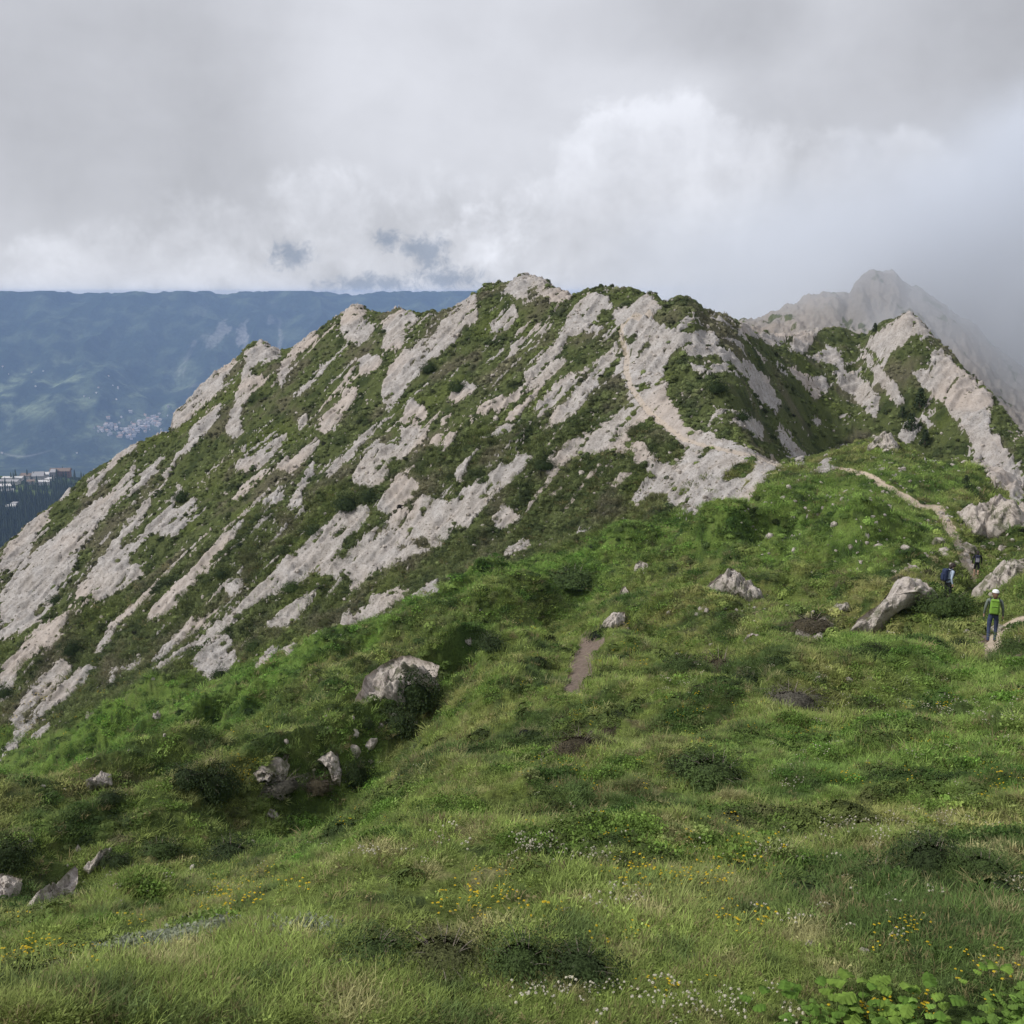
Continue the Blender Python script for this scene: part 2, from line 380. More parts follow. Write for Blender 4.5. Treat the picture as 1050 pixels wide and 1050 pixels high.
def inside(poly, x, y):
    c = np.zeros(x.shape, bool); n = len(poly); j = n - 1
    for i in range(n):
        xi, yi = poly[i]; xj, yj = poly[j]
        if yi != yj: c ^= ((yi > y) != (yj > y)) & (x < (xj - xi) * (y - yi) / (yj - yi) + xi)
        j = i
    return c
def paint(ps, x, y, sel):
    out = np.zeros(x.shape, np.float32); xs = x[sel]; ys = y[sel]; o = np.zeros(xs.shape, bool)
    for p in ps:
        a = p.min(0) - 1; b = p.max(0) + 1; k = np.flatnonzero((xs > a[0]) & (xs < b[0]) & (ys > a[1]) & (ys < b[1]))
        if len(k): o[k] |= inside(p, xs[k], ys[k])
    out[sel] = o; return out
# coordinates along / across the fall line of the flank
FL = math.hypot(PA, PB); fx, fy = PA / FL, PB / FL
U = X * fx + Y * fy; V = X * fy - Y * fx
onface = (SEG >= 7) & (SEG <= 11); infr = np.abs(TT)[:, None] < RAD(33)
cov = np.zeros(R.shape, np.float32)
for q in range(5):
    k1 = (.5, 1, 1.6, 2.2, .8)[q]
    w1 = k1 * (3.0 * noise(V / 1.6, U / 6, 31 + q) + 2.2 * noise(V / .6 + q * 7, U / 1.8, 36 + q)) + 1.1 * noise(X / .35 + q * 31, Y / .35, 41 + q)
    w2 = k1 * (3.0 * noise(V / 1.9, U / 6, 51 + q) + 2.2 * noise(V / .6, U / 1.8 + q * 5, 56 + q)) + 1.1 * noise(X / .35, Y / .35 + q * 13, 61 + q)
    a = paint(FACE, PX + w1, PY + w2, onface & infr); b = paint(HOLE, PX + w1, PY + w2, onface & infr)
    cov += a * (1 - b) / 5
veg_n = fbm(V / 2.2, U / 9, 71, 4); spk = fbm(X / .55, Y / .55, 75, 4, .65); streak = fbm(V / .9, U / 5, 79, 4)
# ragged margins, bare flecks in the growth, plants on the bare bands
flank = ((SEG >= 8) & (SEG <= 11)).astype(float)
zone_n = sstep(-.15, .35, fbm(V / 6, U / 16, 77, 2))
rock = sstep(.37, .55, cov + .85 * spk + .42 * streak * (cov > 0))
fleck = sstep(.31, .43, spk * .9 + .45 * veg_n + .2 * streak + .08 * zone_n) * flank * (.25 + .75 * zone_n)
holes = sstep(.26, .38, fbm(V / 1.0, U / 3.2, 81, 4) + .35 * spk) * .95
thin = sstep(.29, .40, fbm(V / 1.5, U / 11, 83, 4, .55) + .28 * spk + .10 * zone_n) * flank * sstep(9.05, 9.4, np.broadcast_to(tau, R.shape) + .9 * (PX < 640))
rock = np.clip(np.maximum.reduce([rock * (1 - holes), .9 * fleck, .95 * thin]), 0, 1)
halo = sstep(.02, .5, cov) * (1 - rock)
face_out = (SEG >= 8) & (SEG <= 10) & ~infr
rock = np.where(face_out, sstep(.02, .12, fbm(V / 5, U / 22, 91, 4)), rock)
third = (SEG >= 12) & (SEG <= 14)
rock = np.where(third, sstep(-.32, -.05, fbm(X / 6, Y / 9, 95, 5, .7) + .05), rock)
rock = np.where(SEG >= 15, sstep(0, .2, fbm(X / 40, Y / 40, 97, 3)), rock)
near = SEG <= 8
lush = np.zeros(R.shape, np.float32); soil = np.zeros(R.shape, np.float32)
for q in range(4):
    w = noise(X / 3, Y / 3, 101 + q) * 14; w_ = noise(X / 3, Y / 3, 111 + q) * 14
    lush += paint(LUSH, PX + w * 1.6, PY + w_ * 1.6, infr & (SEG <= 9)) / 4
    f = np.clip(20 / R, .05, 3)
    soil += paint(SOIL, PX + noise(X / .5, Y / .5, 121 + q) * 4, PY + noise(X / .5, Y / .5, 131 + q) * 4, infr & (SEG <= 7)) / 4
pathm = np.zeros(R.shape, np.float32); calm = np.zeros(R.shape, np.float32)
for pl, ok in zip(PATHL, ((SEG >= 6) & (SEG <= 7), (SEG >= 6) & (SEG <= 9), (SEG >= 8) & (SEG <= 11))):
    sel = np.flatnonzero((ok & infr).ravel()); px = PX.ravel()[sel]; py = PY.ravel()[sel]; best = np.full(px.shape, 9e9)
    for (x0, y0, a0), (x1, y1, a1) in zip(pl[:-1], pl[1:]):
        t_ = np.clip(((px - x0) * (x1 - x0) + (py - y0) * (y1 - y0)) / ((x1 - x0) ** 2 + (y1 - y0) ** 2), 0, 1)
        dd = np.hypot(px - x0 - t_ * (x1 - x0), (py - y0 - t_ * (y1 - y0))); best = np.minimum(best, dd - (a0 + t_ * (a1 - a0)) * .62)
    calm.ravel()[sel] = np.maximum(calm.ravel()[sel], np.exp(-(np.clip(best, 0, 199) / 24) ** 2))
    best += noise(X.ravel()[sel] / .5, Y.ravel()[sel] / .5, 141) * 1.1
    pathm.ravel()[sel] = np.maximum(pathm.ravel()[sel], sstep(.9, -.6, best))

# shade painted on the bank's near side, light on the slope beyond it
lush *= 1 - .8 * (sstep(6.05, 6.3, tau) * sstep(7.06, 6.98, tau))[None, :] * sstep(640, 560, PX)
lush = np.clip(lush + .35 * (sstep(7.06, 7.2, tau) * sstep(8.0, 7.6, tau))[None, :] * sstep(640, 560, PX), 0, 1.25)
calm = np.maximum(calm, np.exp(-(((PX - 598) / 34) ** 2 + ((PY - 690) / 60) ** 2)) * ((SEG >= 3) & (SEG <= 7)))
# ---- relief
rr = R
amp_near = sstep(1.8, 5, rr)
hgt = np.zeros(R.shape)
wn = sstep(75, 45, rr)
hgt += wn * amp_near * (.55 * noise(X / 4.6, Y / 4.6, 1) * sstep(3, 9, rr) + .17 * noise(X / 2.2, Y / 2.2, 2) * sstep(2.5, 5, rr) + .22 * fbm(X / 1.5, Y / 1.5, 3, 2) + .11 * fbm(X / .5, Y / .5, 5, 3) + .16 * np.maximum(fbm(X / .42, Y / .42, 4, 2), 0) * sstep(2.5, 4, rr))
hgt += sstep(20, 45, rr) * sstep(110, 70, rr) * (1.3 * noise(X / 9, Y / 9, 6) + .8 * fbm(X / 3.2, Y / 3.2, 7, 3) + .16 * fbm(X / .9, Y / .9, 8, 3))
# folds of the green flank, running down and away to the left
AL = X * .39 + Y * .92; AC = X * .92 - Y * .39
ribw = sstep(20, 34, rr) * sstep(112, 88, rr) * sstep(600, 500, PX) * sstep(8.05, 7.7, tau)[None, :]
rib = 1 - 2.2 * np.abs(noise(AC / 8.5 + .35 * noise(AC / 9, AL / 14, 46), AL / 36, 45)); rib2 = 1 - 2.2 * np.abs(noise(AC / 3.4 + .3 * noise(AC / 5, AL / 7, 48), AL / 15, 47))
hgt += ribw * (2.7 * rib + .85 * rib2)
ribr = sstep(18, 30, rr) * sstep(112, 92, rr) * sstep(640, 720, PX) * sstep(985, 930, PX) * sstep(8.6, 7.9, tau)[None, :] * ((SEG >= 5) & (SEG <= 8))
hgt += ribr * (.75 * (1 - 2.2 * np.abs(noise(X / 9 + .3 * noise(X / 6, Y / 6, 50), Y / 13, 49))) + .4 * rib2)
wf = ((SEG >= 7) & (SEG <= 11)) * sstep(7.1, 8.2, tau)[None, :] * np.where(tau > 11, 1 - (tau - 11), 1)[None, :]
hgt += wf * (1.3 * fbm(V / 9, U / 34, 9, 3) + .6 * fbm(V / 2.6, U / 9, 11, 3))
tuft = np.maximum(fbm(X / 1.1, Y / 1.1, 13, 3), -.15) * .5 + .14 * fbm(X / .4, Y / .4, 15, 2)
crag = .45 * (1 - np.abs(noise(V / 1.5, U / 4.5, 17)) * 2) * sstep(.2, .9, rock) + .45 * np.maximum(fbm(V / 3.2, U / 1.6, 18, 3), -.1) + .2 * fbm(X / .5, Y / .5, 19, 3)
hgt += np.where((SEG >= 7) & (SEG <= 11), sstep(40, 75, rr) * (tuft * (1 - rock) * 1.15 + crag * rock), 0)
hgt += np.where(third, 2.6 * fbm(X / 7, Y / 12, 21, 6, .62) * sstep(12, 13.3, tau)[None, :] + 2.2 * (.3 - np.abs(fbm(X / 7, Y / 9, 23, 5, .6))) , 0)
hgt += np.where(SEG >= 15, 8 * fbm(X / 80, Y / 80, 25, 3), 0)
hgt *= 1 - .85 * calm * (SEG <= 9)
hgt -= pathm * np.where(rr < 60, .10, .15) ; hgt -= soil * .1
def pickb(px, py):
    th, s = ray(px, py); c = int(np.argmin(np.abs(th_in - float(th)))); k = np.flatnonzero((PY[c] <= py) & (tau > .5)); return c, (k[0] if len(k) else NR - 1)
# single knolls (+) and hollows (-): px, py, radius in px, height in m
for px, py, rad, hh in ((505, 690, 34, 1.5), (452, 752, 24, -1.3), (585, 600, 26, -1.6), (545, 640, 30, 1.0), (330, 806, 40, -1.6), (285, 765, 26, 1.0), (250, 842, 40, .9), (180, 785, 34, 1.1), (220, 790, 22, -.7), (110, 800, 30, .9), (108, 822, 16, -.8), (625, 650, 26, 1.2), (690, 640, 30, 1.0), (655, 690, 22, -.8), (600, 735, 40, .8), (560, 760, 30, -.8), (740, 670, 26, 1.0), (770, 640, 40, -1.2), (850, 650, 30, -.9), (870, 560, 40, 1.3), (800, 540, 34, -1.3), (740, 560, 30, 1.2), (940, 560, 30, -.9), (905, 520, 24, -.8), (60, 850, 34, .9), (20, 880, 24, -1.0), (150, 720, 30, .8), (330, 690, 26, .8), (400, 672, 26, -.7), (640, 565, 26, .9), (690, 575, 26, -.9), (820, 615, 26, -.9), (430, 660, 24, .7), (200, 740, 26, -.8), (300, 730, 24, .8), (350, 770, 20, .7)):
    c, k = pickb(px, py); cx_, cy_ = X[c, k], Y[c, k]; nr_ = R[c, k] < 52; rm = rad * R[c, k] / F * (1.7 if nr_ else 1.3); hh *= .5 if nr_ else 1.85
    cs = slice(max(0, c - 160), min(len(th_in), c + 160)); dd = ((X[cs] - cx_) ** 2 + (Y[cs] - cy_) ** 2) / rm ** 2
    hgt[cs] += hh * 1.45 * np.exp(-dd * 1.2) * (1 - .8 * calm[cs])
# the bank drops away behind its crest, towards the gully
dipw = sstep(7.0, 7.14, tau) * sstep(7.62, 7.2, tau)
hgt -= dipw[None, :] * np.clip(.062 * R, 0, 4.2) * sstep(640, 540, PX) * (1 - calm) * (.75 + .5 * noise(X / 14, Y / 14, 29))
flat = np.maximum(pathm, 0)
# sharper crest teeth on the skyline
tooth = np.exp(-((tau - 11) / .18) ** 2)[None, :] * infr
hgt += tooth * rock * .7 * fbm(X / 2.2, Y / 9, 27, 3)
Z = Z + hgt
QX, QY = project(X, Y, Z)
colw = lambda th: np.interp(th, th_in, np.arange(len(th_in)))
def ground(x, y):
    """height of the ground at a place"""
    th = math.atan2(x, y); r = math.hypot(x, y)
    if abs(th) < DENSE: c = colw(th)
    else: c = np.interp(th % (2 * pi), TH[len(th_in) - 1:], np.arange(len(th_in) - 1, NC))
    c0 = int(c); c1 = min(c0 + 1, NC - 1); f = c - c0
    return float((1 - f) * np.interp(r, R[c0], Z[c0]) + f * np.interp(r, R[c1], Z[c1]))
def pick(px, py):
    """the first ground point met when looking towards a pixel of the photograph"""
    th, s = ray(px, py); c = int(round(float(colw(th)))); row = QY[c]
    k = np.flatnonzero((row <= py) & (tau > .5)); k = k[0] if len(k) else NR - 1
    t_ = np.clip((row[k - 1] - py) / (row[k - 1] - row[k] + 1e-9), 0, 1); r = R[c, k - 1] + t_ * (R[c, k] - R[c, k - 1])
    x, y = r * math.sin(th), r * math.cos(th); return Vector((x, y, ground(x, y)))

ca = np.array; ca3 = np.array
# ---- colour of the growth (with shade painted on the bank and in the hollows)
def lerp(a, b, f): return a + (b - a) * f[..., None]
def veg_albedo(x, y, r, lushv, facev):
    c = np.empty(x.shape + (3,))
    n1 = fbm(x / 6, y / 6, 201, 3); n2 = fbm(x / 1.3, y / 1.3, 203, 4); n3 = fbm(x / .35, y / .35, 207, 3); n4 = fbm(x / 2.4, y / 2.4, 211, 4)
    c[:] = (.127, .164, .041)
    c = lerp(c, np.array((.205, .195, .072)), sstep(-.05, .4, n1 + .5 * n2) * .75)          # straw / olive
    c = lerp(c, np.array((.046, .076, .020)), sstep(.05, .25, n4) * .9)                 # deep green
    c = lerp(c, np.array((.118, .186, .040)), lushv * (.55 + .35 * sstep(-.2, .3, n2)))     # lush
    c = lerp(c, np.array((.036, .070, .014)), lushv * sstep(.1, .35, n4) * .75)
    brown = sstep(.24, .40, fbm(x / 1.1, y / 1.1, 221, 4, .6) + .15 * n3)
    c = lerp(c, np.array((.115, .092, .062)), brown * (.75 - .55 * lushv) * sstep(2.2, 5, r))
    f = facev
    cf = np.empty_like(c); cf[:] = (.096, .116, .043)
    cf = lerp(cf, np.array((.048, .064, .024)), sstep(-.0, .3, n4))
    cf = lerp(cf, np.array((.150, .128, .095)), sstep(.0, .35, fbm(x / 7, y / 7, 231, 4)) * .6)
    cf = lerp(cf, np.array((.105, .130, .036)), sstep(.1, .35, fbm(x / 9, y / 9, 235, 3)) * .7)
    c = c * (1 - f[..., None]) + cf * f[..., None]
    m1 = fbm(x / .26, y / .26, 241, 3, .6); m2 = fbm(x / .8, y / .8, 243, 3, .6); nearw = sstep(22, 6, r) * (1 - f); midw = sstep(5, 12, r) * (1 - f)
    c = lerp(c, np.array((.045, .068, .022)), .8 * np.maximum(nearw * sstep(.14, .34, m1), midw * sstep(.18, .36, m2)))
    c = lerp(c, np.array((.230, .205, .105)), .7 * np.maximum(nearw * sstep(.16, .36, -m1), .8 * midw * sstep(.22, .42, -m2)) * (1 - .7 * lushv))
    return c * (1 + .28 * n3)[..., None]
facef = sstep(7.35, 8.15, np.broadcast_to(tau, R.shape)) * (1 - lush); sadl = sstep(715, 760, PX); facef = facef * (1 - sadl) + sadl * sstep(9.0, 9.4, np.broadcast_to(tau, R.shape))
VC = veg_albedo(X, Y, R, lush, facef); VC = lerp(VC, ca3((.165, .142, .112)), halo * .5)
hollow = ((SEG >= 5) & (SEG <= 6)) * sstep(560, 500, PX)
bank_shade = (sstep(6.05, 6.3, tau) * sstep(7.06, 6.98, tau))[None, :] * sstep(640, 560, PX)
VC = lerp(VC, ca3((.060, .088, .026)), bank_shade * .35)  # near side of the bank darkened in the colour, as shade
VC = lerp(VC, ca3((.045, .075, .020)), hollow * .55 * sstep(-.3, .2, fbm(X / 2, Y / 2, 251, 3)))  # deep green growth and the shade of the hollows, both in the colour
# ------------------------------------------------------------------ terrain meshes (ridge and footpath share one surface)
ii = np.arange(NC)[:, None]; jj = np.arange(NR - 1)[None, :]; nx = (ii + 1) % NC
Q = np.stack([ii * NR + jj, nx * NR + jj, nx * NR + jj + 1, ii * NR + jj + 1], -1).reshape(-1, 4)
pf = pathm.ravel(); isp = pf[Q].mean(1) > .5
PATH_COL = np.array((.40, .31, .235))
def make_ground_mat():
    m, N = material('hillside'); p = N.pos()
    rc, rh = rock_colour(N, p)
    rc = N.mix(N.attr('dust'), rc, (.44, .36, .30))
    v = N.attr('vcol', 'Color'); n1 = N.noise(p, 9, 4, .7); n2 = N.noise(p, 34, 3, .7)
    v = N.mix(N.rng(n1, .3, .7), N.mix(1, v, (.52, .52, .52), 'MULTIPLY'), N.mix(1, v, (1.32, 1.32, 1.25), 'MULTIPLY'))
    v = N.mix(N.rng(n2, .35, .65), N.mix(1, v, (.6, .6, .6), 'MULTIPLY'), v)
    soil = N.attr('soil'); sn = N.noise(p, 7, 4, .7); sc_ = N.mix(N.rng(sn, .3, .7), (.11, .082, .064), (.24, .19, .155))
    path = N.attr('path'); pn = N.noise(p, 5, 4, .7); pc = N.mix(N.rng(pn, .3, .7), (.39, .315, .24), (.52, .435, .345))
    r = N.attr('rock'); rr_ = N.rng(N.m('ADD', r, N.m('MULTIPLY', N.m('SUBTRACT', N.noise(p, 4.2, 4, .7), .5), .9)), .36, .58, smooth=True)
    stn = N.attr('stain'); rc = N.mix(N.m('MULTIPLY', stn, .5), rc, (.17, .15, .13)); c = N.mix(rr_, v, rc); c = N.mix(N.rng(soil, .3, .7), c, sc_); c = N.mix(N.rng(path, .3, .7), c, pc)
    h = N.m('ADD', N.m('MULTIPLY', rh, .5), N.m('ADD', N.m('MULTIPLY', n1, .5), N.m('MULTIPLY', n2, .2)))
    return finish(m, N, c, .95, N.bump(h, .8, .09), .1)
GROUND = make_ground_mat()
P3 = np.stack([X, Y, Z], -1).reshape(-1, 3)
dust = sstep(.0, .3, fbm(X / 14, Y / 14, 241, 3)) * .4
stain = sstep(.12, .38, fbm(V / .8, U / 3.5, 261, 4, .6)) * .7 + sstep(.2, .4, fbm(X / .7, Y / .7, 263, 4, .65)) * .6
stain = np.where(SEG >= 12, 1.1 + .3 * stain, stain)
def terrain(name, faces):
    used = np.zeros(len(P3), bool); used[faces.ravel()] = True; idx = np.cumsum(used) - 1
    me = np_mesh(name, P3[used], idx[faces])
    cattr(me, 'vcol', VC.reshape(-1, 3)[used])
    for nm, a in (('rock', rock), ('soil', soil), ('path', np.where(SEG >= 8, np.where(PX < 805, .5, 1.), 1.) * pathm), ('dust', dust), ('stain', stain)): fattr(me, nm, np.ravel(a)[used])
    return tag(link(name, me, GROUND), kind='structure')
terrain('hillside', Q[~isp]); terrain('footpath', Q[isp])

# ------------------------------------------------------------------ far valley side and the wooded shelf of the resort
def loft(lines, th, rows):
    Rl, Zl = [], []
    for L in lines:
        n = np.array(sorted(L)); lr = pchip(n[:, 0], np.log(n[:, 1]), th); s = pchip(n[:, 0], n[:, 2] / n[:, 1], th); Rl.append(np.exp(lr)); Zl.append(s * np.exp(lr))
    Rl = np.array(Rl).T; Zl = np.array(Zl).T
    tau = np.concatenate([np.arange(n) / n + i for i, n in enumerate(rows)] + [[len(rows)]]); sg = np.minimum(tau.astype(int), len(rows) - 1); f = tau - sg
    Rr = Rl[:, sg] * (1 - f) + Rl[:, sg + 1] * f; Zz = Zl[:, sg] * (1 - f) + Zl[:, sg + 1] * f
    return Rr, Zz, np.broadcast_to(tau, Rr.shape)
def grid_quads(nc, nr):
    i = np.arange(nc - 1)[:, None]; j = np.arange(nr - 1)[None, :]
    return np.stack([i * nr + j, (i + 1) * nr + j, (i + 1) * nr + j + 1, i * nr + j + 1], -1).reshape(-1, 4)
thf = np.linspace(RAD(-48), RAD(4), 900)
L = [nodes(a) for a in ('-500,800,1900 -60,760,1900 525,700,1900', '-500,500,5200 -60,500,5200 525,500,5600', '-500,478,6500 -60,478,6500 300,470,6700 525,460,6900', '-500,400,7300 -60,400,7300 300,395,7400 525,390,7500', '-500,345,8200 -60,345,8200 525,340,8200', '-500,306,9000 -60,306,9000 525,306,9000', '-500,293,9300 525,293,9300')]
Rf, Zf, tf = loft(L, thf, [20, 60, 160, 140, 110, 20])
Xf = Rf * np.sin(thf)[:, None]; Yf = Rf * np.cos(thf)[:, None]
gul = np.abs(fbm(Xf / 900, Yf / 2300, 301, 4))
Zf = Zf + sstep(1.8, 2.8, tf) * (200 * fbm(Xf / 1500, Yf / 1500, 303, 4) - 320 * (gul - .2)) + 14 * fbm(Xf / 120, Yf / 120, 305, 3)
Zf = np.minimum(Zf, 13.4 - 190 * np.clip(.10 + fbm(np.sin(thf)[:, None] * 13 + 0 * Xf, Rf / 9000, 308, 6, .6), 0, 1) ** 1.3)
pxf, pyf = project(Xf, Yf, Zf)
mead = sstep(.0, .4, fbm(Xf / 300, Yf / 300, 311, 6, .65)) * sstep(6700, 7200, Rf) * sstep(8000, 7600, Rf) * sstep(230, 120, pxf + 60 * noise(Xf / 500, Yf / 500, 313))
mead += .7 * sstep(.0, .4, fbm(Xf / 200, Yf / 200, 315, 6, .65)) * sstep(3.2, 2.2, tf) * sstep(1.2, 2, tf)
scar = sstep(.16, .3, fbm(Xf / 130, Yf / 420, 317, 4)) * np.exp(-(((pxf - 250) / 55) ** 2 + ((pyf - 345) / 22) ** 2))
scar += sstep(.1, .25, fbm(Xf / 90, Yf / 300, 319, 4)) * np.exp(-(((pxf - 193) / 9) ** 2 + ((pyf - 382) / 16) ** 2))
road = np.exp(-((pyf - 464 - 4 * np.sin(pxf / 14)) / .8) ** 2) * sstep(60, 30, pxf)
fc = np.empty(Xf.shape + (3,)); fc[:] = (.026, .042, .028)
fc = lerp(fc, np.array((.075, .10, .06)), sstep(-.1, .4, fbm(Xf / 200, Yf / 200, 321, 4)))
fc = lerp(fc, np.array((.26, .31, .17)), np.clip(mead, 0, 1) * .85)
fc = lerp(fc, np.array((.40, .38, .36)), np.clip(scar * .6 + .5 * road, 0, .7))
me = np_mesh('hills', np.stack([Xf, Yf, Zf], -1).reshape(-1, 3), grid_quads(*Xf.shape)); cattr(me, 'vcol', fc.reshape(-1, 3))
m, N = material('wooded_slope'); p = N.pos(); n1 = N.noise(p, .035, 4, .7)
c = N.mix(N.rng(n1, .3, .7), N.mix(1, N.attr('vcol', 'Color'), (.5, .5, .5), 'MULTIPLY'), N.mix(1, N.attr('vcol', 'Color'), (1.3, 1.3, 1.3), 'MULTIPLY'))
HILLM = finish(m, N, c, 1, N.bump(n1, .9, 14), 0)
tag(link('hills', me, HILLM), kind='structure')
# shelf with the resort, 2 km away
ths = np.linspace(RAD(-42), RAD(-15), 260)
L = [nodes(a) for a in ('-300,780,1250 -60,780,1250 250,780,1250', '-300,575,1680 -60,575,1680 120,560,1700 250,590,1700', '-300,512,1930 -60,512,1930 20,507,1930 90,505,1940 250,540,1950', '-300,488,2080 -60,488,2080 20,488,2080 60,488,2080 100,492,2080 250,530,2080', '-300,492,2350 -60,492,2350 100,494,2350 250,540,2350', '-300,520,3000 250,560,3000')]
Rs, Zs, ts = loft(L, ths, [20, 60, 60, 20, 20]); Xs = Rs * np.sin(ths)[:, None]; Ys = Rs * np.cos(ths)[:, None]
Zs = Zs + 5 * fbm(Xs / 90, Ys / 90, 331, 4) * sstep(2.2, 1.6, ts)
sc2 = np.empty(Xs.shape + (3,)); sc2[:] = (.026, .042, .024)
sc2 = lerp(sc2, np.array((.12, .17, .06)), sstep(1.75, 2.0, ts) * sstep(-.2, .2, fbm(Xs / 60, Ys / 60, 333, 3)))
sc2 = lerp(sc2, np.array((.14, .18, .07)), .7 * sstep(.25, .4, fbm(Xs / 70, Ys / 70, 335, 3)))
me = np_mesh('shelf', np.stack([Xs, Ys, Zs], -1).reshape(-1, 3), grid_quads(*Xs.shape)); cattr(me, 'vcol', sc2.reshape(-1, 3))
tag(link('hill_shelf', me, HILLM), kind='structure')
pxs, pys = project(Xs, Ys, Zs)
def pick_far(G, px, py):
    th_, Xg, Yg, Zg, pyg = G; a, s = ray(px, py); c = int(np.clip(np.searchsorted(th_, a), 0, len(th_) - 1))
    k = np.flatnonzero(pyg[c] <= py); k = k[0] if len(k) else Xg.shape[1] - 1
    return Vector((float(Xg[c, k]), float(Yg[c, k]), float(Zg[c, k])))
GF = (thf, Xf, Yf, Zf, pyf); GS = (ths, Xs, Ys, Zs, pys)

# ------------------------------------------------------------------ sky, sun, haze
SUN_EL, SUN_AZ = RAD(42), RAD(-104)      # azimuth from the view direction, right positive: high, behind the left shoulder
w = bpy.data.worlds.new('World'); sc.world = w; w.use_nodes = True; w.node_tree.nodes.clear(); N = NT(w.node_tree)
gen = N.node('ShaderNodeTexCoord').outputs['Generated']
sky = N.node('ShaderNodeTexSky', sky_type='NISHITA'); sky.sun_disc = False; sky.sun_elevation = SUN_EL; sky.sun_rotation = SUN_AZ; sky.altitude = 2200
sep = N.node('ShaderNodeSeparateXYZ'); N.l.new(gen, sep.inputs[0])
az = N.m('ARCTAN2', sep.outputs[0], sep.outputs[1]); el = N.m('ARCSINE', sep.outputs[2])
def dirang(px, py):
    a, s = ray(px, py); return float(a), math.atan(float(s))
n_big = N.noise(N.map(gen, (1, 1, 2.4)), 2.4, 6, .55, .6); n_mid = N.noise(gen, 9, 7, .58, .25); n_fine = N.noise(gen, 30, 6, .62, .3)
n_tiny = N.noise(gen, 95, 5, .65, .6)
n_mf = N.m('ADD', N.m('MULTIPLY', n_mid, .6), N.m('MULTIPLY', n_fine, .4))
def blobs(lst, amp, soft, n=None):
    """soft union of round cloud heads: list of px,py,rx,ry"""
    best = None
    for px, py, rx, ry in lst:
        a0, e0 = dirang(px, py)
        dx = N.m('MULTIPLY', N.m('SUBTRACT', az, a0), F / rx); dy = N.m('MULTIPLY', N.m('SUBTRACT', el, e0), F / ry)
        d = N.m('SUBTRACT', 1, N.m('SQRT', N.m('ADD', N.m('MULTIPLY', dx, dx), N.m('MULTIPLY', dy, dy))))
        best = d if best is None else N.m('SMOOTH_MAX', best, d, .1)
    return N.rng(N.m('ADD', best, N.m('MULTIPLY', N.m('SUBTRACT', n or n_mid, .5), amp)), -soft, soft, smooth=True)
lum = N.m('ADD', N.rng(n_big, .3, .7, .54, .62), N.rng(n_mid, .3, .7, -.035, .04))
brt = blobs([(440, 60, 170, 75), (560, 40, 130, 60), (500, 140, 190, 60), (620, 90, 120, 50)], .8, .5, n_big); lum = N.m('ADD', lum, N.m('MULTIPLY', brt, .085))
n_cu = N.m('ADD', N.m('MULTIPLY', n_mid, .5), N.m('MULTIPLY', n_fine, .5))
cum = blobs([(630, 175, 62, 52), (700, 190, 85, 72), (775, 215, 90, 75), (850, 205, 70, 66), (925, 195, 55, 50), (585, 230, 80, 50), (520, 255, 70, 45), (720, 270, 150, 70)], 1.5, .16, n_cu)
lum = N.m('ADD', lum, N.m('MULTIPLY', cum, N.rng(n_mf, .38, .6, .02, .14)))
low = blobs([(20, 278, 60, 22), (80, 275, 70, 28), (150, 265, 80, 35), (220, 245, 60, 42), (285, 285, 55, 22), (350, 270, 60, 36), (420, 275, 55, 30), (470, 230, 80, 45), (330, 215, 70, 35)], 2.4, .35, n_mf)
lum = N.m('ADD', lum, N.m('MULTIPLY', low, N.rng(n_mf, .38, .6, -.02, .14)))
dk = blobs([(1050, 120, 150, 260), (840, 310, 150, 40), (1000, 330, 130, 90), (120, 110, 150, 110), (700, 25, 120, 40)], .6, .5, n_big); lum = N.m('SUBTRACT', lum, N.m('MULTIPLY', dk, .085))
gap = blobs([(300, 262, 15, 11), (398, 246, 12, 7), (441, 262, 13, 13), (425, 255, 10, 8), (455, 285, 26, 8), (385, 291, 36, 7)], 4.0, .9, n_tiny)
cl = N.node('ShaderNodeCombineColor')
for i, k in enumerate((1.01, 1.035, 1.12)): N.put(cl.inputs[i], N.m('ADD', N.m('MULTIPLY', N.m('MULTIPLY', lum, k), N.m('SUBTRACT', 1, N.m('MULTIPLY', gap, .6))), N.m('MULTIPLY', gap, (.10, .14, .21)[i])))
gapc = 0.0
bg1 = N.node('ShaderNodeBackground'); N.l.new(sky.outputs[0], bg1.inputs[0]); bg1.inputs[1].default_value = .06
bg2 = N.node('ShaderNodeBackground'); N.l.new(cl.outputs[0], bg2.inputs[0]); bg2.inputs[1].default_value = 1.0
mx = N.node('ShaderNodeMixShader'); mx.inputs[0].default_value = .97; N.l.new(bg1.outputs[0], mx.inputs[1]); N.l.new(bg2.outputs[0], mx.inputs[2])
wo = N.node('ShaderNodeOutputWorld'); N.l.new(mx.outputs[0], wo.inputs[0])
w.cycles.sampling_method = 'MANUAL'; w.cycles.sample_map_resolution = 512
sl = bpy.data.lights.new('sun', 'SUN'); so = bpy.data.objects.new('sun', sl); COL.objects.link(so)
sl.energy = 3.1; sl.angle = RAD(6); sl.color = (1, .965, .92)
sd = Vector((math.sin(SUN_AZ) * math.cos(SUN_EL), math.cos(SUN_AZ) * math.cos(SUN_EL), math.sin(SUN_EL)))
so.rotation_euler = sd.to_track_quat('Z', 'Y').to_euler()
sc.view_settings.view_transform = 'Standard'; sc.view_settings.look = 'None'; sc.view_settings.exposure = 0.08; sc.view_settings.gamma = 1
sc.cycles.volume_bounces = 2; sc.cycles.max_bounces = 8; sc.cycles.diffuse_bounces = 3; sc.cycles.use_denoising = True

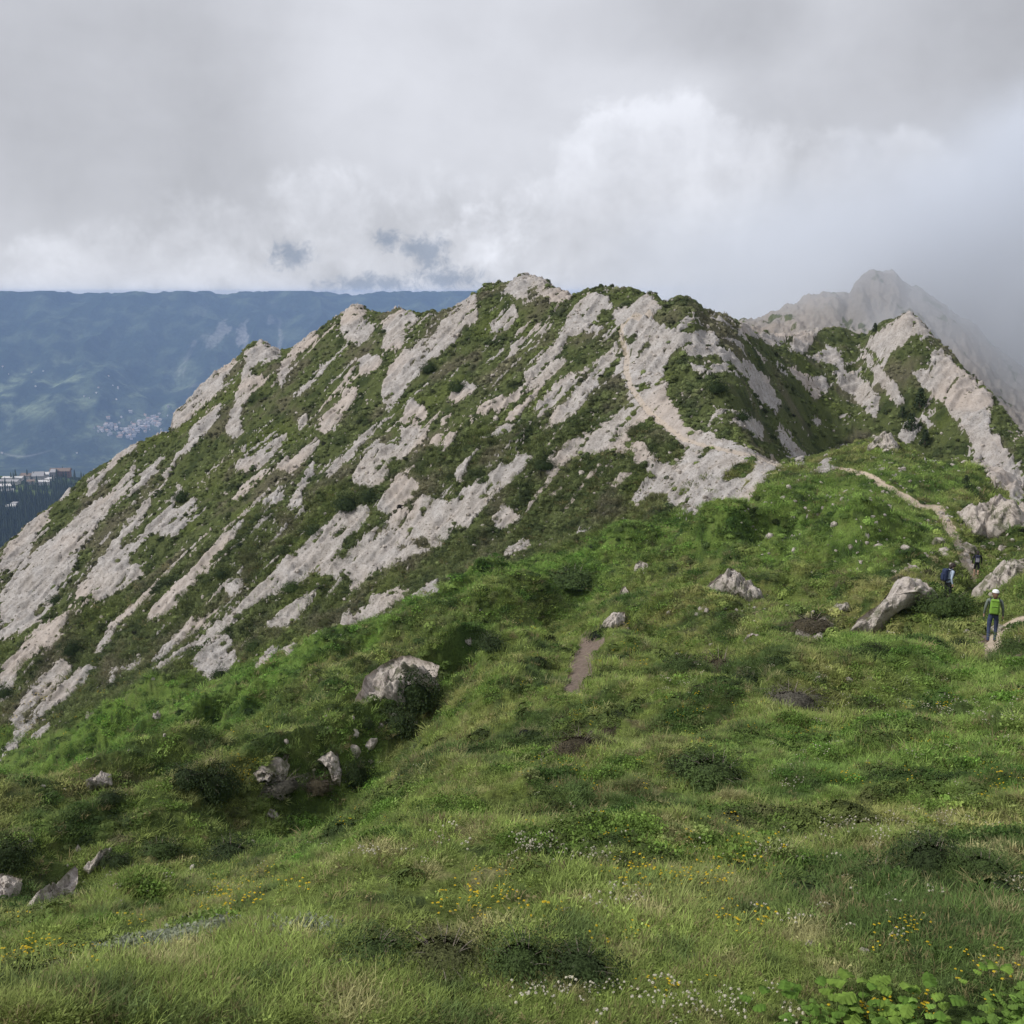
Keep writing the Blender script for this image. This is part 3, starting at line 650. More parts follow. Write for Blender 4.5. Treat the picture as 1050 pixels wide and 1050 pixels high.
def volume_mat(name, color, density):
    m, N = material(name); out = N.node('ShaderNodeOutputMaterial'); v = N.node('ShaderNodeVolumePrincipled')
    v.inputs['Color'].default_value = (*color, 1); N.put(v.inputs['Density'], density); v.inputs['Anisotropy'].default_value = 0
    N.l.new(v.outputs[0], out.inputs['Volume']); return m, N, v
bm = bmesh.new(); bmesh.ops.create_cube(bm, size=1)
zt, zb = 16.0, float(min(Zf.min(), Zs.min(), Z.min())) - 1.5
x0, x1, y0, y1 = float(min(Xf.min(), -1600)) - 60, max(560, float(X.max()) + 5), min(-560, float(Y.min()) - 5), float(Yf.max()) + 60
for v in bm.verts: v.co = Vector((x0 if v.co.x < 0 else x1, y0 if v.co.y < 0 else y1, zb if v.co.z < 0 else zt))
hm, _, _ = volume_mat('haze', (.42, .60, .95), 8e-5)
tag(bm_obj('haze', bm, hm), kind='stuff')

# cloud bank hanging on the far mountains, its flat base just above eye level
def cloud_volume(name, lo, hi, dens, build):
    bm = bmesh.new(); bmesh.ops.create_cube(bm, size=1)
    for v in bm.verts: v.co = Vector([hi[i] if v.co[i] > 0 else lo[i] for i in range(3)])
    m, N = material(name); out = N.node('ShaderNodeOutputMaterial'); vol = N.node('ShaderNodeVolumePrincipled'); vol.inputs['Color'].default_value = (.98, .98, 1, 1)
    p = N.pos(); N.put(vol.inputs['Density'], N.m('MULTIPLY', build(N, p), dens)); N.l.new(vol.outputs[0], out.inputs['Volume'])
    o = bm_obj(name, bm, m); return tag(o, None, None, None, 'stuff')
def right_mist(N, p):
    d = N.node('ShaderNodeVectorMath', operation='SUBTRACT'); N.l.new(p, d.inputs[0]); d.inputs[1].default_value = (130, 230, -2)
    sc_ = N.map(d.outputs[0], (1 / 84, 1 / 66, 1 / 52)); ln = N.node('ShaderNodeVectorMath', operation='LENGTH'); N.l.new(sc_, ln.inputs[0])
    n = N.noise(p, .028, 5, .6, .3)
    d2 = N.node('ShaderNodeVectorMath', operation='SUBTRACT'); N.l.new(p, d2.inputs[0]); d2.inputs[1].default_value = (72, 300, 6)
    s2 = N.map(d2.outputs[0], (1 / 62, 1 / 42, 1 / 26)); l2 = N.node('ShaderNodeVectorMath', operation='LENGTH'); N.l.new(s2, l2.inputs[0]); thin = N.rng(N.m('ADD', l2.outputs['Value'], N.m('MULTIPLY', N.m('SUBTRACT', n, .5), .8)), 1, .3, 0, .16)
    return N.m('MAXIMUM', thin, N.m('POWER', N.rng(N.m('ADD', ln.outputs['Value'], N.m('MULTIPLY', N.m('SUBTRACT', n, .5), .9)), 1.0, .15), 1.4))
_m = cloud_volume('mist', (8, 166, -55), (220, 344, 52), .14, right_mist)

_m.data.materials[0].node_tree.nodes['Principled Volume'].inputs['Color'].default_value = (.88, .925, 1, 1)
# ------------------------------------------------------------------ plants: prototypes for the scattered growth
def leaf_mat(name, trans=.3, rough=.65):
    m, N = material(name); t = N.attr('tint', 'Color', 'INSTANCER'); rnd = N.node('ShaderNodeObjectInfo').outputs['Random']
    v = N.rng(rnd, 0, 1, .72, 1.3); c = N.mix(1, t, N.node('ShaderNodeCombineColor').outputs[0], 'MULTIPLY')
    cc = c.node.inputs[7].links[0].from_node
    for i in range(3): N.l.new(v, cc.inputs[i])
    return finish(m, N, c, rough, None, .25, trans)
LEAF = leaf_mat('grass_blade', .3, .75); SCRUB = leaf_mat('scrub_leaf', .15, .8)
def petal_mat(name, col):
    m, N = material(name); return finish(m, N, N.mix(N.node('ShaderNodeObjectInfo').outputs['Random'], tuple(x * .8 for x in col), col), .7, None, .2, .3)
WHITEP = petal_mat('white_petal', (.66, .62, .50)); YELP = petal_mat('yellow_petal', (.72, .52, .03))
PLANTS = bpy.data.collections.new('plant shapes')           # holds the shapes the scattered growth is made of
class G:
    def __init__(s): s.v = []; s.f = []; s.mi = []
    def poly(s, pts, mi=0):
        n = len(s.v); s.v += [tuple(p) for p in pts]; s.f.append(tuple(range(n, n + len(pts)))); s.mi.append(mi)
    def blade(s, base, ang, hgt, bend, wid, mi=0):
        d = Vector((math.cos(ang), math.sin(ang), 0)); q = Vector((-d.y, d.x, 0)) * wid / 2; base = Vector(base); rows = []
        for t in (0, .4, .75):
            c = base + d * (bend * t * t) + Vector((0, 0, hgt * (t - .25 * bend / max(hgt, .01) * t * t))); k = 1 - t * .45
            rows.append((c - q * k, c + q * k))
        tip = base + d * bend + Vector((0, 0, hgt * (1 - .25 * bend / max(hgt, .01))))
        n = len(s.v)
        for a, b in rows: s.v += [tuple(a), tuple(b)]
        s.v.append(tuple(tip)); s.f += [(n, n+1, n+3, n+2), (n+2, n+3, n+5, n+4), (n+4, n+5, n+6)]; s.mi += [mi] * 3
    def leaf(s, c, nrm, size, asp=.6, mi=0, spin=None):
        nrm = Vector(nrm).normalized(); a = nrm.orthogonal().normalized(); a.rotate(Matrix.Rotation(random.random() * 6.28 if spin is None else spin, 3, nrm)); b = nrm.cross(a); c = Vector(c)
        s.poly([c - a * size * .5, c - b * size * asp * .5 + nrm * size * .06, c + a * size * .5, c + b * size * asp * .5 + nrm * size * .06], mi)
    def mesh(s, name, mats):
        me = bpy.data.meshes.new(name); me.from_pydata(s.v, [], s.f); me.polygons.foreach_set('material_index', s.mi)
        for m in mats: me.materials.append(m)
        me.polygons.foreach_set('use_smooth', [False] * len(me.polygons)); me.update(); return me
def proto(name, g, mats, coll):
    o = bpy.data.objects.new(name, g.mesh(name, mats)); coll.objects.link(o); return o
def newcoll(n): return bpy.data.collections.new(n)
def rdir(up=.2):
    while True:
        v = Vector((random.gauss(0, 1), random.gauss(0, 1), random.gauss(0, 1)))
        if v.length > .01:
            v.normalize(); v.z = abs(v.z) * (1 - up) + up; return v.normalized()
grassC = newcoll('grass shapes')
for k in range(5):
    g = G(); n = (46, 38, 30, 26, 40)[k]
    for i in range(n):
        a = random.random() * 6.28; r_ = .085 * math.sqrt(random.random()); hh = random.uniform(.035, .085) * (1, 1.15, .8, 1.5, .7)[k]
        g.blade((r_ * math.cos(a), r_ * math.sin(a), -.02), a + random.gauss(0, .9), hh + .02, random.uniform(.01, .075) * (1, 1, 1.2, 1.3, .8)[k], random.uniform(.0028, .0055) * (1, 1, 1.7, .8, 1)[k])
    if k in (0, 4):
        for i in range(14):
            a = random.random() * 6.28; r_ = .09 * math.sqrt(random.random()); g.leaf((r_ * math.cos(a), r_ * math.sin(a), random.uniform(.0, .05)), rdir(.4), random.uniform(.014, .03), .7)
    proto('tuft_%d' % k, g, [LEAF], grassC)
herbC = newcoll('herb shapes')
for k in range(3):
    g = G()
    for i in range(75):
        a = random.random() * 6.28; r_ = .13 * math.sqrt(random.random()); g.leaf((r_ * math.cos(a), r_ * math.sin(a), random.uniform(-.01, .09) * (1 - r_ / .2)), rdir(.35), random.uniform(.018, .042), (.75, .5, .3)[k])
    proto('herb_%d' % k, g, [LEAF], herbC)
scrubC = newcoll('scrub shapes')
for k in range(4):
    g = G(); n = 190
    for i in range(n):
        d = rdir(.0); d.z = abs(d.z); q = .5 * random.uniform(.72, 1.0) * (1 + .25 * noise(np.array([d.x * 2 + k * 9.]), np.array([d.y * 2.]), 400)[0])
        g.leaf((d.x * q, d.y * q, d.z * q * .62 - .05), d + rdir(.0) * .8, random.uniform(.09, .17), .55)
    # dense inner body so that the clump is not see-through
    for i in range(60):
        d = rdir(.0); g.leaf((d.x * .36, d.y * .36, abs(d.z) * .25 - .05), d, .22, .8)
    proto('scrub_%d' % k, g, [SCRUB], scrubC)
fineC = newcoll('fine scrub shapes')
for k in range(3):
    g = G()
    for i in range(420):
        d = rdir(.0); q = .5 * random.uniform(.6, 1.0) * (1 + .45 * noise(np.array([d.x * 2 + k * 9.]), np.array([d.y * 2.]), 402)[0])
        g.leaf((d.x * q, d.y * q, abs(d.z) * q * .7 - .06), d + rdir(.0) * .9, random.uniform(.035, .075), .5)
    for i in range(40): d = rdir(.0); g.leaf((d.x * .33, d.y * .33, abs(d.z) * .25 - .05), d, .2, .8)
    proto('fine_%d' % k, g, [SCRUB], fineC)
stoneC = newcoll('stone shapes')
for k in range(4):
    bm = bmesh.new(); bmesh.ops.create_icosphere(bm, subdivisions=2, radius=.5)
    for v in bm.verts:
        n_ = noise(np.array([v.co.x * 2.2 + k * 7]), np.array([v.co.y * 2.2 + v.co.z * 3]), 410)[0]; v.co *= 1 + .38 * n_; v.co.z *= .62; v.co.y *= .8
    me = bpy.data.meshes.new('stone'); bm.to_mesh(me); bm.free(); me.materials.append(ROCK); me.polygons.foreach_set('use_smooth', [False] * len(me.polygons)); stoneC.objects.link(bpy.data.objects.new('stone_%d' % k, me))
def flower_proto(coll, name, petal, clover):
    for k in range(3):
        g = G()
        for i in range((5, 3, 7)[k]):
            a = random.random() * 6.28; r_ = .06 * math.sqrt(random.random()) * (1 + k * .3); hh = random.uniform(.06, .12); top = Vector((r_ * math.cos(a), r_ * math.sin(a), hh))
            g.blade((top.x * .7, top.y * .7, -.01), a, hh, .008, .003, 0)
            if clover:
                for j in range(12): d = rdir(.1); g.leaf(top + d * .009, d, .011, .8, 1)
            else:
                for j in range(5): b = j * 1.257; g.leaf(top + Vector((math.cos(b), math.sin(b), .25)) * .007, (math.cos(b) * .5, math.sin(b) * .5, 1), .013, .8, 1, b)
                g.leaf(top + Vector((0, 0, .003)), (0, 0, 1), .009, 1, 1)
        proto(name + str(k), g, [LEAF, petal], coll)
whiteC = newcoll('white flower shapes'); flower_proto(whiteC, 'white_', WHITEP, True)
yellowC = newcoll('yellow flower shapes'); flower_proto(yellowC, 'yellow_', YELP, False)
broadC = newcoll('broad leaf shapes')
def broad_leaf(g, base, az_, ln, tilt, mi=0):
    """one rounded, slightly lobed leaf folded along its midrib"""
    d = Vector((math.cos(az_) * math.cos(tilt), math.sin(az_) * math.cos(tilt), math.sin(tilt))); s_ = Vector((-math.sin(az_), math.cos(az_), 0)); up = d.cross(s_) * -1; base = Vector(base)
    prof = [(0, .10), (.10, .40), (.24, .46), (.34, .37), (.5, .47), (.62, .35), (.76, .32), (.88, .2), (1, .0)]; mid = [base + d * (ln * t) - Vector((0, 0, ln * .22 * t * t)) for t, _ in prof]
    for sg in (1, -1):
        ed = [mid[i] + s_ * (sg * ln * wv * .95) + up * (ln * wv * .42 + (.03 * ln if i % 2 else -.06 * ln)) for i, (t, wv) in enumerate(prof)]
        for i in range(len(prof) - 1): g.poly([mid[i], mid[i + 1], ed[i + 1], ed[i]] if sg > 0 else [mid[i], ed[i], ed[i + 1], mid[i + 1]], mi)

def scatter(name, pts, scl, coll, tint, label=None, tilt=.15, nproto=None, kind='stuff', rot=None):
    n = len(pts); me = bpy.data.meshes.new(name); me.vertices.add(n); me.vertices.foreach_set('co', np.ascontiguousarray(pts, np.float32).ravel()); me.update()
    if rot is None: rot = np.c_[rng.normal(0, tilt, n), rng.normal(0, tilt, n), rng.random(n) * 2 * pi]
    a = me.attributes.new('turn', 'FLOAT_VECTOR', 'POINT'); a.data.foreach_set('vector', np.ascontiguousarray(rot, np.float32).ravel())
    s3 = scl if np.ndim(scl) == 2 else np.c_[scl, scl, scl]
    a = me.attributes.new('size', 'FLOAT_VECTOR', 'POINT'); a.data.foreach_set('vector', np.ascontiguousarray(s3, np.float32).ravel())
    a = me.attributes.new('which', 'INT', 'POINT'); a.data.foreach_set('value', rng.integers(0, nproto or len(coll.objects), n).astype(np.int32))
    cattr(me, 'tint', tint)
    o = link(name, me); ng = bpy.data.node_groups.new(name, 'GeometryNodeTree')
    ng.interface.new_socket('Geometry', in_out='INPUT', socket_type='NodeSocketGeometry'); ng.interface.new_socket('Geometry', in_out='OUTPUT', socket_type='NodeSocketGeometry')
    gi = ng.nodes.new('NodeGroupInput'); go = ng.nodes.new('NodeGroupOutput'); ip = ng.nodes.new('GeometryNodeInstanceOnPoints'); ci = ng.nodes.new('GeometryNodeCollectionInfo')
    ci.inputs['Collection'].default_value = coll; ci.inputs['Separate Children'].default_value = True; ci.inputs['Reset Children'].default_value = True
    def na(nm, ty): x = ng.nodes.new('GeometryNodeInputNamedAttribute'); x.data_type = ty; x.inputs['Name'].default_value = nm; return x.outputs['Attribute']
    L_ = ng.links.new
    L_(gi.outputs[0], ip.inputs['Points']); L_(ci.outputs[0], ip.inputs['Instance']); ip.inputs['Pick Instance'].default_value = True
    L_(na('which', 'INT'), ip.inputs['Instance Index']); L_(na('size', 'FLOAT_VECTOR'), ip.inputs['Scale'])
    er = ng.nodes.new('FunctionNodeEulerToRotation'); L_(na('turn', 'FLOAT_VECTOR'), er.inputs[0]); L_(er.outputs[0], ip.inputs['Rotation'])
    L_(ip.outputs[0], go.inputs[0]); md = o.modifiers.new('scatter', 'NODES'); md.node_group = ng
    return tag(o, label, None, None, kind)
ca = np.array
inview = (np.abs(TT)[:, None] < RAD(34)) & np.ones(R.shape, bool)
def sample(mask, n, weight=None):
    w_ = mask.astype(float) if weight is None else mask * weight; w_ = w_[:-1, :-1].copy(); w_[NC - 120:, :] = 0
    cw = np.cumsum(w_.ravel()); k = np.searchsorted(cw, rng.random(n) * cw[-1]); i, j = np.unravel_index(k, w_.shape)
    a, b = rng.random(n), rng.random(n); k = (i, j)
    f = lambda A: (A[i, j] * (1 - a) + A[i + 1, j] * a) * (1 - b) + (A[i, j + 1] * (1 - a) + A[i + 1, j + 1] * a) * b
    return f(X), f(Y), f(Z), f(R), k
def tint_at(x, y, r, k, gain=1.0, jit=.16, straw=.0):
    c = veg_albedo(x, y, r, lush[k], facef[k]) * gain * (1 + rng.normal(0, jit, len(x)))[:, None]
    if straw:
        s_ = rng.random(len(x)) < straw; c[s_] = ca((.25, .215, .10)) * rng.uniform(.7, 1.2, (s_.sum(), 1))
    return np.clip(c, .01, .9)
bare = np.maximum.reduce([rock, soil, pathm]); green = (bare < .35) & inview
patch = sstep(-.25, .15, fbm(X / .9, Y / .9, 501, 3))         # turf grows in patches
# near turf
x, y, z, r, k = sample(green & (SEG >= 1) & (SEG <= 4), 62000, .10 + patch)
hn = .75 + .6 * sstep(-.3, .4, fbm(x / 1.8, y / 1.8, 505, 3)); s = hn * (.20 + r / 17) * rng.uniform(.6, 1.3, len(x)); s3 = np.c_[s * 1.25, s * 1.25, s * .85]
scatter('grass', np.c_[x, y, z], s3, grassC, tint_at(x, y, r, k, 1.95, .22, .12), 'short mixed turf covering the near hump of the ridge')
x, y, z, r, k = sample(green & (SEG >= 5) & (SEG <= 8), 34000, .15 + patch); s = (.9 + r / 22) * rng.uniform(.7, 1.3, len(x))
scatter('meadow_grass', np.c_[x, y, z], np.c_[s * 1.3, s * 1.3, s * .7], grassC, tint_at(x, y, r, k, 1.75, .2, .06), 'green meadow turf on the banks below the rocky flank')
# low herbs: dark leafy patches in the turf
hm_ = sstep(.12, .34, fbm(X / .8, Y / .8, 511, 4, .65))
x, y, z, r, k = sample(green & (SEG >= 1) & (SEG <= 7), 16000, hm_ * sstep(2.6, 5, R))
scatter('herbs', np.c_[x, y, z + .015], (.26 + r / 19) * rng.uniform(.6, 1.3, len(x)), herbC, tint_at(x, y, r, k, 1.35, .25) * ca((.85, 1.05, .8)), 'low leafy herbs growing through the turf')
# scrub on the flank and banks
sm = sstep(-.2, .25, fbm(V / 2.2, U / 5, 521, 3))
x, y, z, r, k = sample((bare < .5) & inview & (SEG >= 7) & (SEG <= 11), 28000, (.2 + sm) * (.12 + .88 * np.clip(facef + rock, 0, 1)))
sx = rng.uniform(.35, 1.0, len(x)) ** 1.5 * .95
scatter('scrub', np.c_[x, y, z - .03], np.c_[sx * 1.05, sx * .85, sx * rng.uniform(.9, 1.6, len(x))], scrubC, tint_at(x, y, r, k, 1.45, .28), 'low scrub and heath between the bare rock bands')
x, y, z, r, k = sample(green & (SEG >= 5) & (SEG <= 8), 8000, sstep(.05, .3, fbm(X / 3, Y / 3, 525, 3)))
sx = rng.uniform(.35, 1.0, len(x)) * (.45 + r / 120)
scatter('heath', np.c_[x, y, z - .04], np.c_[sx * 1.15, sx * 1.15, sx * .9], fineC, tint_at(x, y, r, k, .85, .25) * ca((.9, 1, .9)), 'dark low heath on the middle banks')
x, y, z, r, k = sample(green & (SEG >= 1) & (SEG <= 4), 2600, sstep(.1, .3, fbm(X / 1.5, Y / 1.5, 527, 4, .6)) * sstep(2.4, 4, R))
sx = rng.uniform(.3, 1.0, len(x)) * (.13 + r / 45)
scatter('tussocks', np.c_[x, y, z - .01], np.c_[sx * 1.2, sx * 1.2, sx * 1.1], fineC, tint_at(x, y, r, k, .7, .25) * ca((.9, 1, .85)), 'dark low tussocks in the near turf')
# loose stones
x, y, z, r, k = sample(inview & (SEG >= 8) & (SEG <= 11), 9000, .15 + 2.2 * sstep(.05, .5, rock) * sstep(1.0, .5, rock) + .25 * (rock > .5))
scatter('stones', np.c_[x, y, z], rng.uniform(.07, .26, len(x)) * (1 + rng.random(len(x)) ** 6 * 2.2), stoneC, np.ones((len(x), 3)), 'loose pale stones strewn over the flank', tilt=.5)
x, y, z, r, k = sample(inview & (SEG >= 5) & (SEG <= 7), 260)
scatter('pebbles', np.c_[x, y, z], rng.uniform(.05, .22, len(x)), stoneC, np.ones((len(x), 3)), 'scattered pale pebbles in the meadow', tilt=.5)
# flowers
def around(spots):
    P = []
    for px, py, n, sx_, sy_ in spots:
        for _ in range(n):
            v = pick(px + rng.normal(0, sx_ * 1.7), min(1060, py + rng.normal(0, sy_ * 1.5))); P.append(tuple(v))
    return P
Wf_ = around([(600,1030,8,26,6),(655,1028,8,30,8),(700,1036,12,28,7),(735,1042,7,20,6),(560,1028,9,14,5),(930,849,46,30,4),(880,850,16,14,4),(760,880,12,20,6),(850,878,12,30,8),(1040,915,12,10,6),(985,728,26,30,6),(930,730,20,30,5),(900,705,22,40,8),(605,882,16,14,5),(560,876,10,12,5),(330,875,10,20,5),(160,895,14,12,6),(950,775,16,20,4),(1020,772,14,16,4),(460,870,12,40,8),(715,700,20,8,6),(880,940,10,30,10),(640,930,8,10,5),(545,868,10,8,4),(400,790,8,20,6),(960,700,18,40,10),(1000,640,14,20,6)])
x, y, z, r, k = sample(green & (SEG >= 1) & (SEG <= 4), 420, sstep(.0, .3, fbm(X / 2, Y / 2, 531, 2)) * sstep(3, 6, R))
pts = np.r_[ca(Wf_), np.c_[x, y, z]]; rw = np.hypot(pts[:, 0], pts[:, 1])
scatter('white_flowers', pts, (.28 + rw / 32) * rng.uniform(.7, 1.3, len(pts)), whiteC, np.tile(ca((.10, .15, .04)), (len(pts), 1)), 'small white clover heads in the turf')
Yf_ = around([(655,905,18,12,8),(615,860,10,10,5),(232,922,30,14,6),(275,908,18,14,5),(45,988,36,22,6),(85,984,18,14,5),(505,922,22,22,10),(745,948,10,12,8),(888,1046,9,6,3),(915,1047,9,6,3),(945,1042,6,6,3),(868,800,8,8,6),(1022,800,10,8,10),(720,900,10,10,6),(765,885,16,24,6),(690,1010,4,10,4),(600,955,5,20,8),(610,735,10,10,6),(700,745,10,10,8),(760,725,10,14,4),(250,795,26,4,8),(30,735,26,24,8),(90,700,14,24,8),(250,740,12,30,10),(690,670,14,20,5),(930,960,8,10,10),(1010,1000,8,14,10)])
x, y, z, r, k = sample(green & (SEG >= 1) & (SEG <= 5), 650, sstep(.0, .3, fbm(X / 1.6, Y / 1.6, 533, 2)) * sstep(2.5, 6, R))
pts = np.r_[ca(Yf_), np.c_[x, y, z]]; rw = np.hypot(pts[:, 0], pts[:, 1])
scatter('yellow_flowers', pts, (.24 + rw / 32) * rng.uniform(.7, 1.3, len(pts)), yellowC, np.tile(ca((.09, .14, .03)), (len(pts), 1)), 'small yellow flowers dotted through the turf')
P = []
for _ in range(420):
    t_ = rng.random(); P.append(tuple(pick(95 + 135 * t_ + rng.normal(0, 5), 988 - 31 * t_ + rng.normal(0, 4))))
for _ in range(40): P.append(tuple(pick(315 + rng.normal(0, 14), 958 + rng.normal(0, 3))))
scatter('silvery_herbs', ca(P), rng.uniform(.3, .55, len(P)), herbC, np.tile(ca((.30, .33, .235)), (len(P), 1)) * rng.uniform(.7, 1.15, (len(P), 1)), 'silvery grey herbs in a streak across the left foreground')
# broad-leaved plants at the foot of the picture, as far as they cannot be told apart
def flat_leaf_mat(name, col, trans=.25):
    m, N = material(name); p = N.node('ShaderNodeTexCoord').outputs['Object']; n = N.noise(p, 26, 3)
    return finish(m, N, N.mix(N.rng(n, .3, .7), tuple(c * .6 for c in col), tuple(c * 1.3 for c in col)), .7, N.bump(n, .2, .004), .12, trans)
BROAD = flat_leaf_mat('broad_green_leaf', (.10, .185, .030)); BROAD2 = flat_leaf_mat('pale_green_leaf', (.165, .26, .045)); STEM = plain('green_stem', (.09, .12, .035))
P = [tuple(pick(px + rng.normal(0, 3), py)) for px, py in zip(rng.uniform(1015, 1075, 20), rng.uniform(1010, 1062, 20))] + [tuple(pick(a, b)) for a, b in zip(rng.uniform(790, 980, 14), rng.uniform(1050, 1064, 14))]
for k in range(3):
    g = G()
    for i in range(8):
        a = i * 2.4 + random.random(); hh = random.uniform(.02, .09); b = Vector((math.cos(a) * hh * .4, math.sin(a) * hh * .4, hh)); g.blade((0, 0, 0), a, hh, hh * .4, .004); broad_leaf(g, b, a, random.uniform(.022, .042), random.uniform(-.2, .7))
    proto('leafy_%d' % k, g, [LEAF], broadC)
scatter('leafy_herbs', ca(P), rng.uniform(.45, .8, len(P)), broadC, np.tile(ca((.13, .22, .040)), (len(P), 1)) * rng.uniform(.7, 1.3, (len(P), 1)), 'leafy green herbs along the lower right corner')
# ------------------------------------------------------------------ rock outcrops: each one a solid block bedded in the slope
def zone(ox, oy, k, txt): return np.array([[ox + float(a) / k, oy + float(b) / k] for a, b in (w.split(',') for w in txt.split())])
OUTLINES = []
def outcrop(name, label, cat, P, thick=.4, lean=.6, r0=None, group=None, rough=1.0, seed=0, mat=None, dz=0):
    cx, cy = P.mean(0); bot = P[:, 1].max()
    # the block follows the lie of the slope it is bedded in
    gx, gy = np.meshgrid(np.linspace(.1, .9, 7), np.linspace(.1, .98, 7)); gx = (P[:, 0].min() + gx * np.ptp(P[:, 0])).ravel(); gy = (P[:, 1].min() + gy * np.ptp(P[:, 1])).ravel()
    ok = [inside(P, ca([u_]), ca([v_]))[0] and v_ < 1049 for u_, v_ in zip(gx, gy)]
    pk = [pick(u_, v_) for u_, v_, k_ in zip(gx, gy, ok) if k_]; rk = ca([math.hypot(p_.x, p_.y) for p_ in pk]) if pk else ca([math.hypot(*pick(cx, cy).xy)])
    rm = float(np.median(rk)); lean_t, sx_t = lean, 0.
    if len(pk) > 5:
        A_ = np.c_[np.ones(len(rk)), gx[ca(ok)] - cx, cy - gy[ca(ok)]]; w_ = np.exp(-np.abs(np.log(rk / rm)) * 6)
        k_ = np.linalg.lstsq(A_ * w_[:, None], np.log(rk) * w_, rcond=None)[0]; rm = math.exp(k_[0]); lean_t = float(np.clip(k_[2] * F, .35, 2.2)); sx_t = float(np.clip(k_[1] * F, -1.2, 1.2))
    r0 = rm if r0 is None else r0; lean = .25 * lean + .75 * lean_t
    OUTLINES.append((P, r0))
    d = np.diff(np.r_[P, P[:1]], axis=0); sl = np.r_[0, np.cumsum(np.hypot(d[:, 0], d[:, 1]))]; n = 168
    q = np.arange(n) / n * sl[-1]; PP = np.r_[P, P[:1]]; ox = np.interp(q, sl, PP[:, 0]); oy = np.interp(q, sl, PP[:, 1])
    size = math.hypot(np.ptp(P[:, 0]), np.ptp(P[:, 1])); size_m = size * r0 / F
    ns = 30; s = np.sin(np.linspace(0, pi / 2, ns)); V3 = []
    wob = 1 + .085 * rough * fbm(np.cos(q / sl[-1] * 2 * pi) * 3 + seed, np.sin(q / sl[-1] * 2 * pi) * 3, 600 + seed, 4)
    for side in (1, -1):
        S = s[:, None]; px = cx + S * wob * (ox - cx); py = cy + S * wob * (oy - cy)
        th, sl_ = ray(px, py); r = r0 * np.exp((lean * (cy - py) + .6 * sx_t * (px - cx)) / F)
        x = r * np.sin(th); y = r * np.cos(th); z = r * sl_
        la = (px - cx) / size * 6; lb = (py - cy) / size * 6
        ca_, sa_ = math.cos(.7), math.sin(.7); a_ = la * ca_ - lb * sa_; b_ = la * sa_ + lb * ca_
        strata = 1 - np.abs(noise(b_ * 1.1 + .3 * noise(a_ * .5, b_, 611 + seed), a_ * .3, 612 + seed)) * 2
        lump = fbm(la * .7 + 9 * side, lb * .7, 613 + seed, 5, .6) - .5 * np.abs(fbm(la * 1.1, lb * 1.1 + 3 * side, 617 + seed, 4, .6)) + .12
        blk = np.round(fbm(la * .9, lb * .9 + 5 * side, 615 + seed, 2) * 5) / 5
        prof = np.sqrt(np.clip(1 - S ** 2, 0, 1)) ** .8
        off = (.15 if side > 0 else -.05) * size_m * (.25 + prof) + .68 * thick * size_m * (prof * (1 + 1.1 * lump + .8 * blk) + .34 * rough * strata * (1 - S ** 8)) * .62
        nxv = -np.sin(th); nyv = -np.cos(th); kk = 1 / math.hypot(1, lean * .8)
        xx, yy, zz = x + side * off * nxv * kk, y + side * off * nyv * kk, z + side * off * lean * .8 * kk + dz
        if side > 0:                                   # bedded: never under the turf, never standing far out of it
            gz = ca([ground(a_0, b_0) for a_0, b_0 in zip(xx.ravel(), yy.ravel())]).reshape(xx.shape); pr = np.broadcast_to(prof, xx.shape)
            zz = np.maximum(zz, gz + size_m * (.10 * pr * (1 + lump) + .05 * pr * strata) - .01); zz = np.minimum(zz, gz + size_m * pr * (.22 + .2 * lump + .07 * strata))
        V3.append(np.stack([xx, yy, zz], -1))
    A = V3[0].reshape(-1, 3); B = V3[1].reshape(-1, 3); i = np.arange(ns - 1)[:, None]; j = np.arange(n)[None, :]; j2 = (j + 1) % n
    q1 = np.stack([i * n + j, i * n + j2, (i + 1) * n + j2, (i + 1) * n + j], -1).reshape(-1, 4); q2 = q1[:, ::-1] + ns * n
    me = np_mesh(name, np.r_[A, B], np.r_[q1[:, ::-1], q2[:, ::-1]])
    bm = bmesh.new(); bm.from_mesh(me); bmesh.ops.remove_doubles(bm, verts=bm.verts, dist=1e-4 * max(1, r0)); bmesh.ops.recalc_face_normals(bm, faces=bm.faces)
    bm.verts.ensure_lookup_table(); c = bm.verts[0].co.copy(); [setattr(v, 'co', v.co - c) for v in bm.verts]; bm.to_mesh(me); bm.free()
    o = link(name, me, mat or ROCK, loc=c); tag(o, label, cat, group); return o
OUT = 'pale outcrops standing out of the grass'
outcrop('rock_slab', 'long pale slab leaning left to right on the grassy bank below the hiker in light blue', 'rock', zone(700, 560, 3, '500,300 512,272 540,225 575,198 600,186 640,138 662,118 690,118 740,112 772,135 786,160 765,178 732,180 700,205 660,232 620,250 580,276 540,288'), .22, .9, None, OUT, seed=33)
outcrop('rock_slab', 'pale tilted slab right behind the hiker with the green backpack', 'rock', zone(700, 560, 3, '886,162 895,132 940,92 978,56 1010,39 1040,46 1075,66 1070,102 1030,112 1010,150 992,156 962,162 920,178'), .3, .6, None, OUT, seed=2)
outcrop('rock_slab', 'largest pale slab, above the footpath at the right edge behind the hiker in black', 'rock', zone(700, 240, 3, '838,902 870,865 915,838 960,815 1005,832 1025,852 1085,862 1090,935 1000,968 920,962 890,985 868,958 848,922'), .3, .8, None, OUT, seed=3)
outcrop('rock_outcrop', 'blocky pale outcrop with a broad foot in the green hollow under the white rock spur', 'rock', zone(700, 560, 3, '72,126 100,100 128,84 150,67 180,90 200,115 232,140 256,166 250,206 215,200 180,194 145,176 110,166'), .4, .5, None, OUT, seed=4)
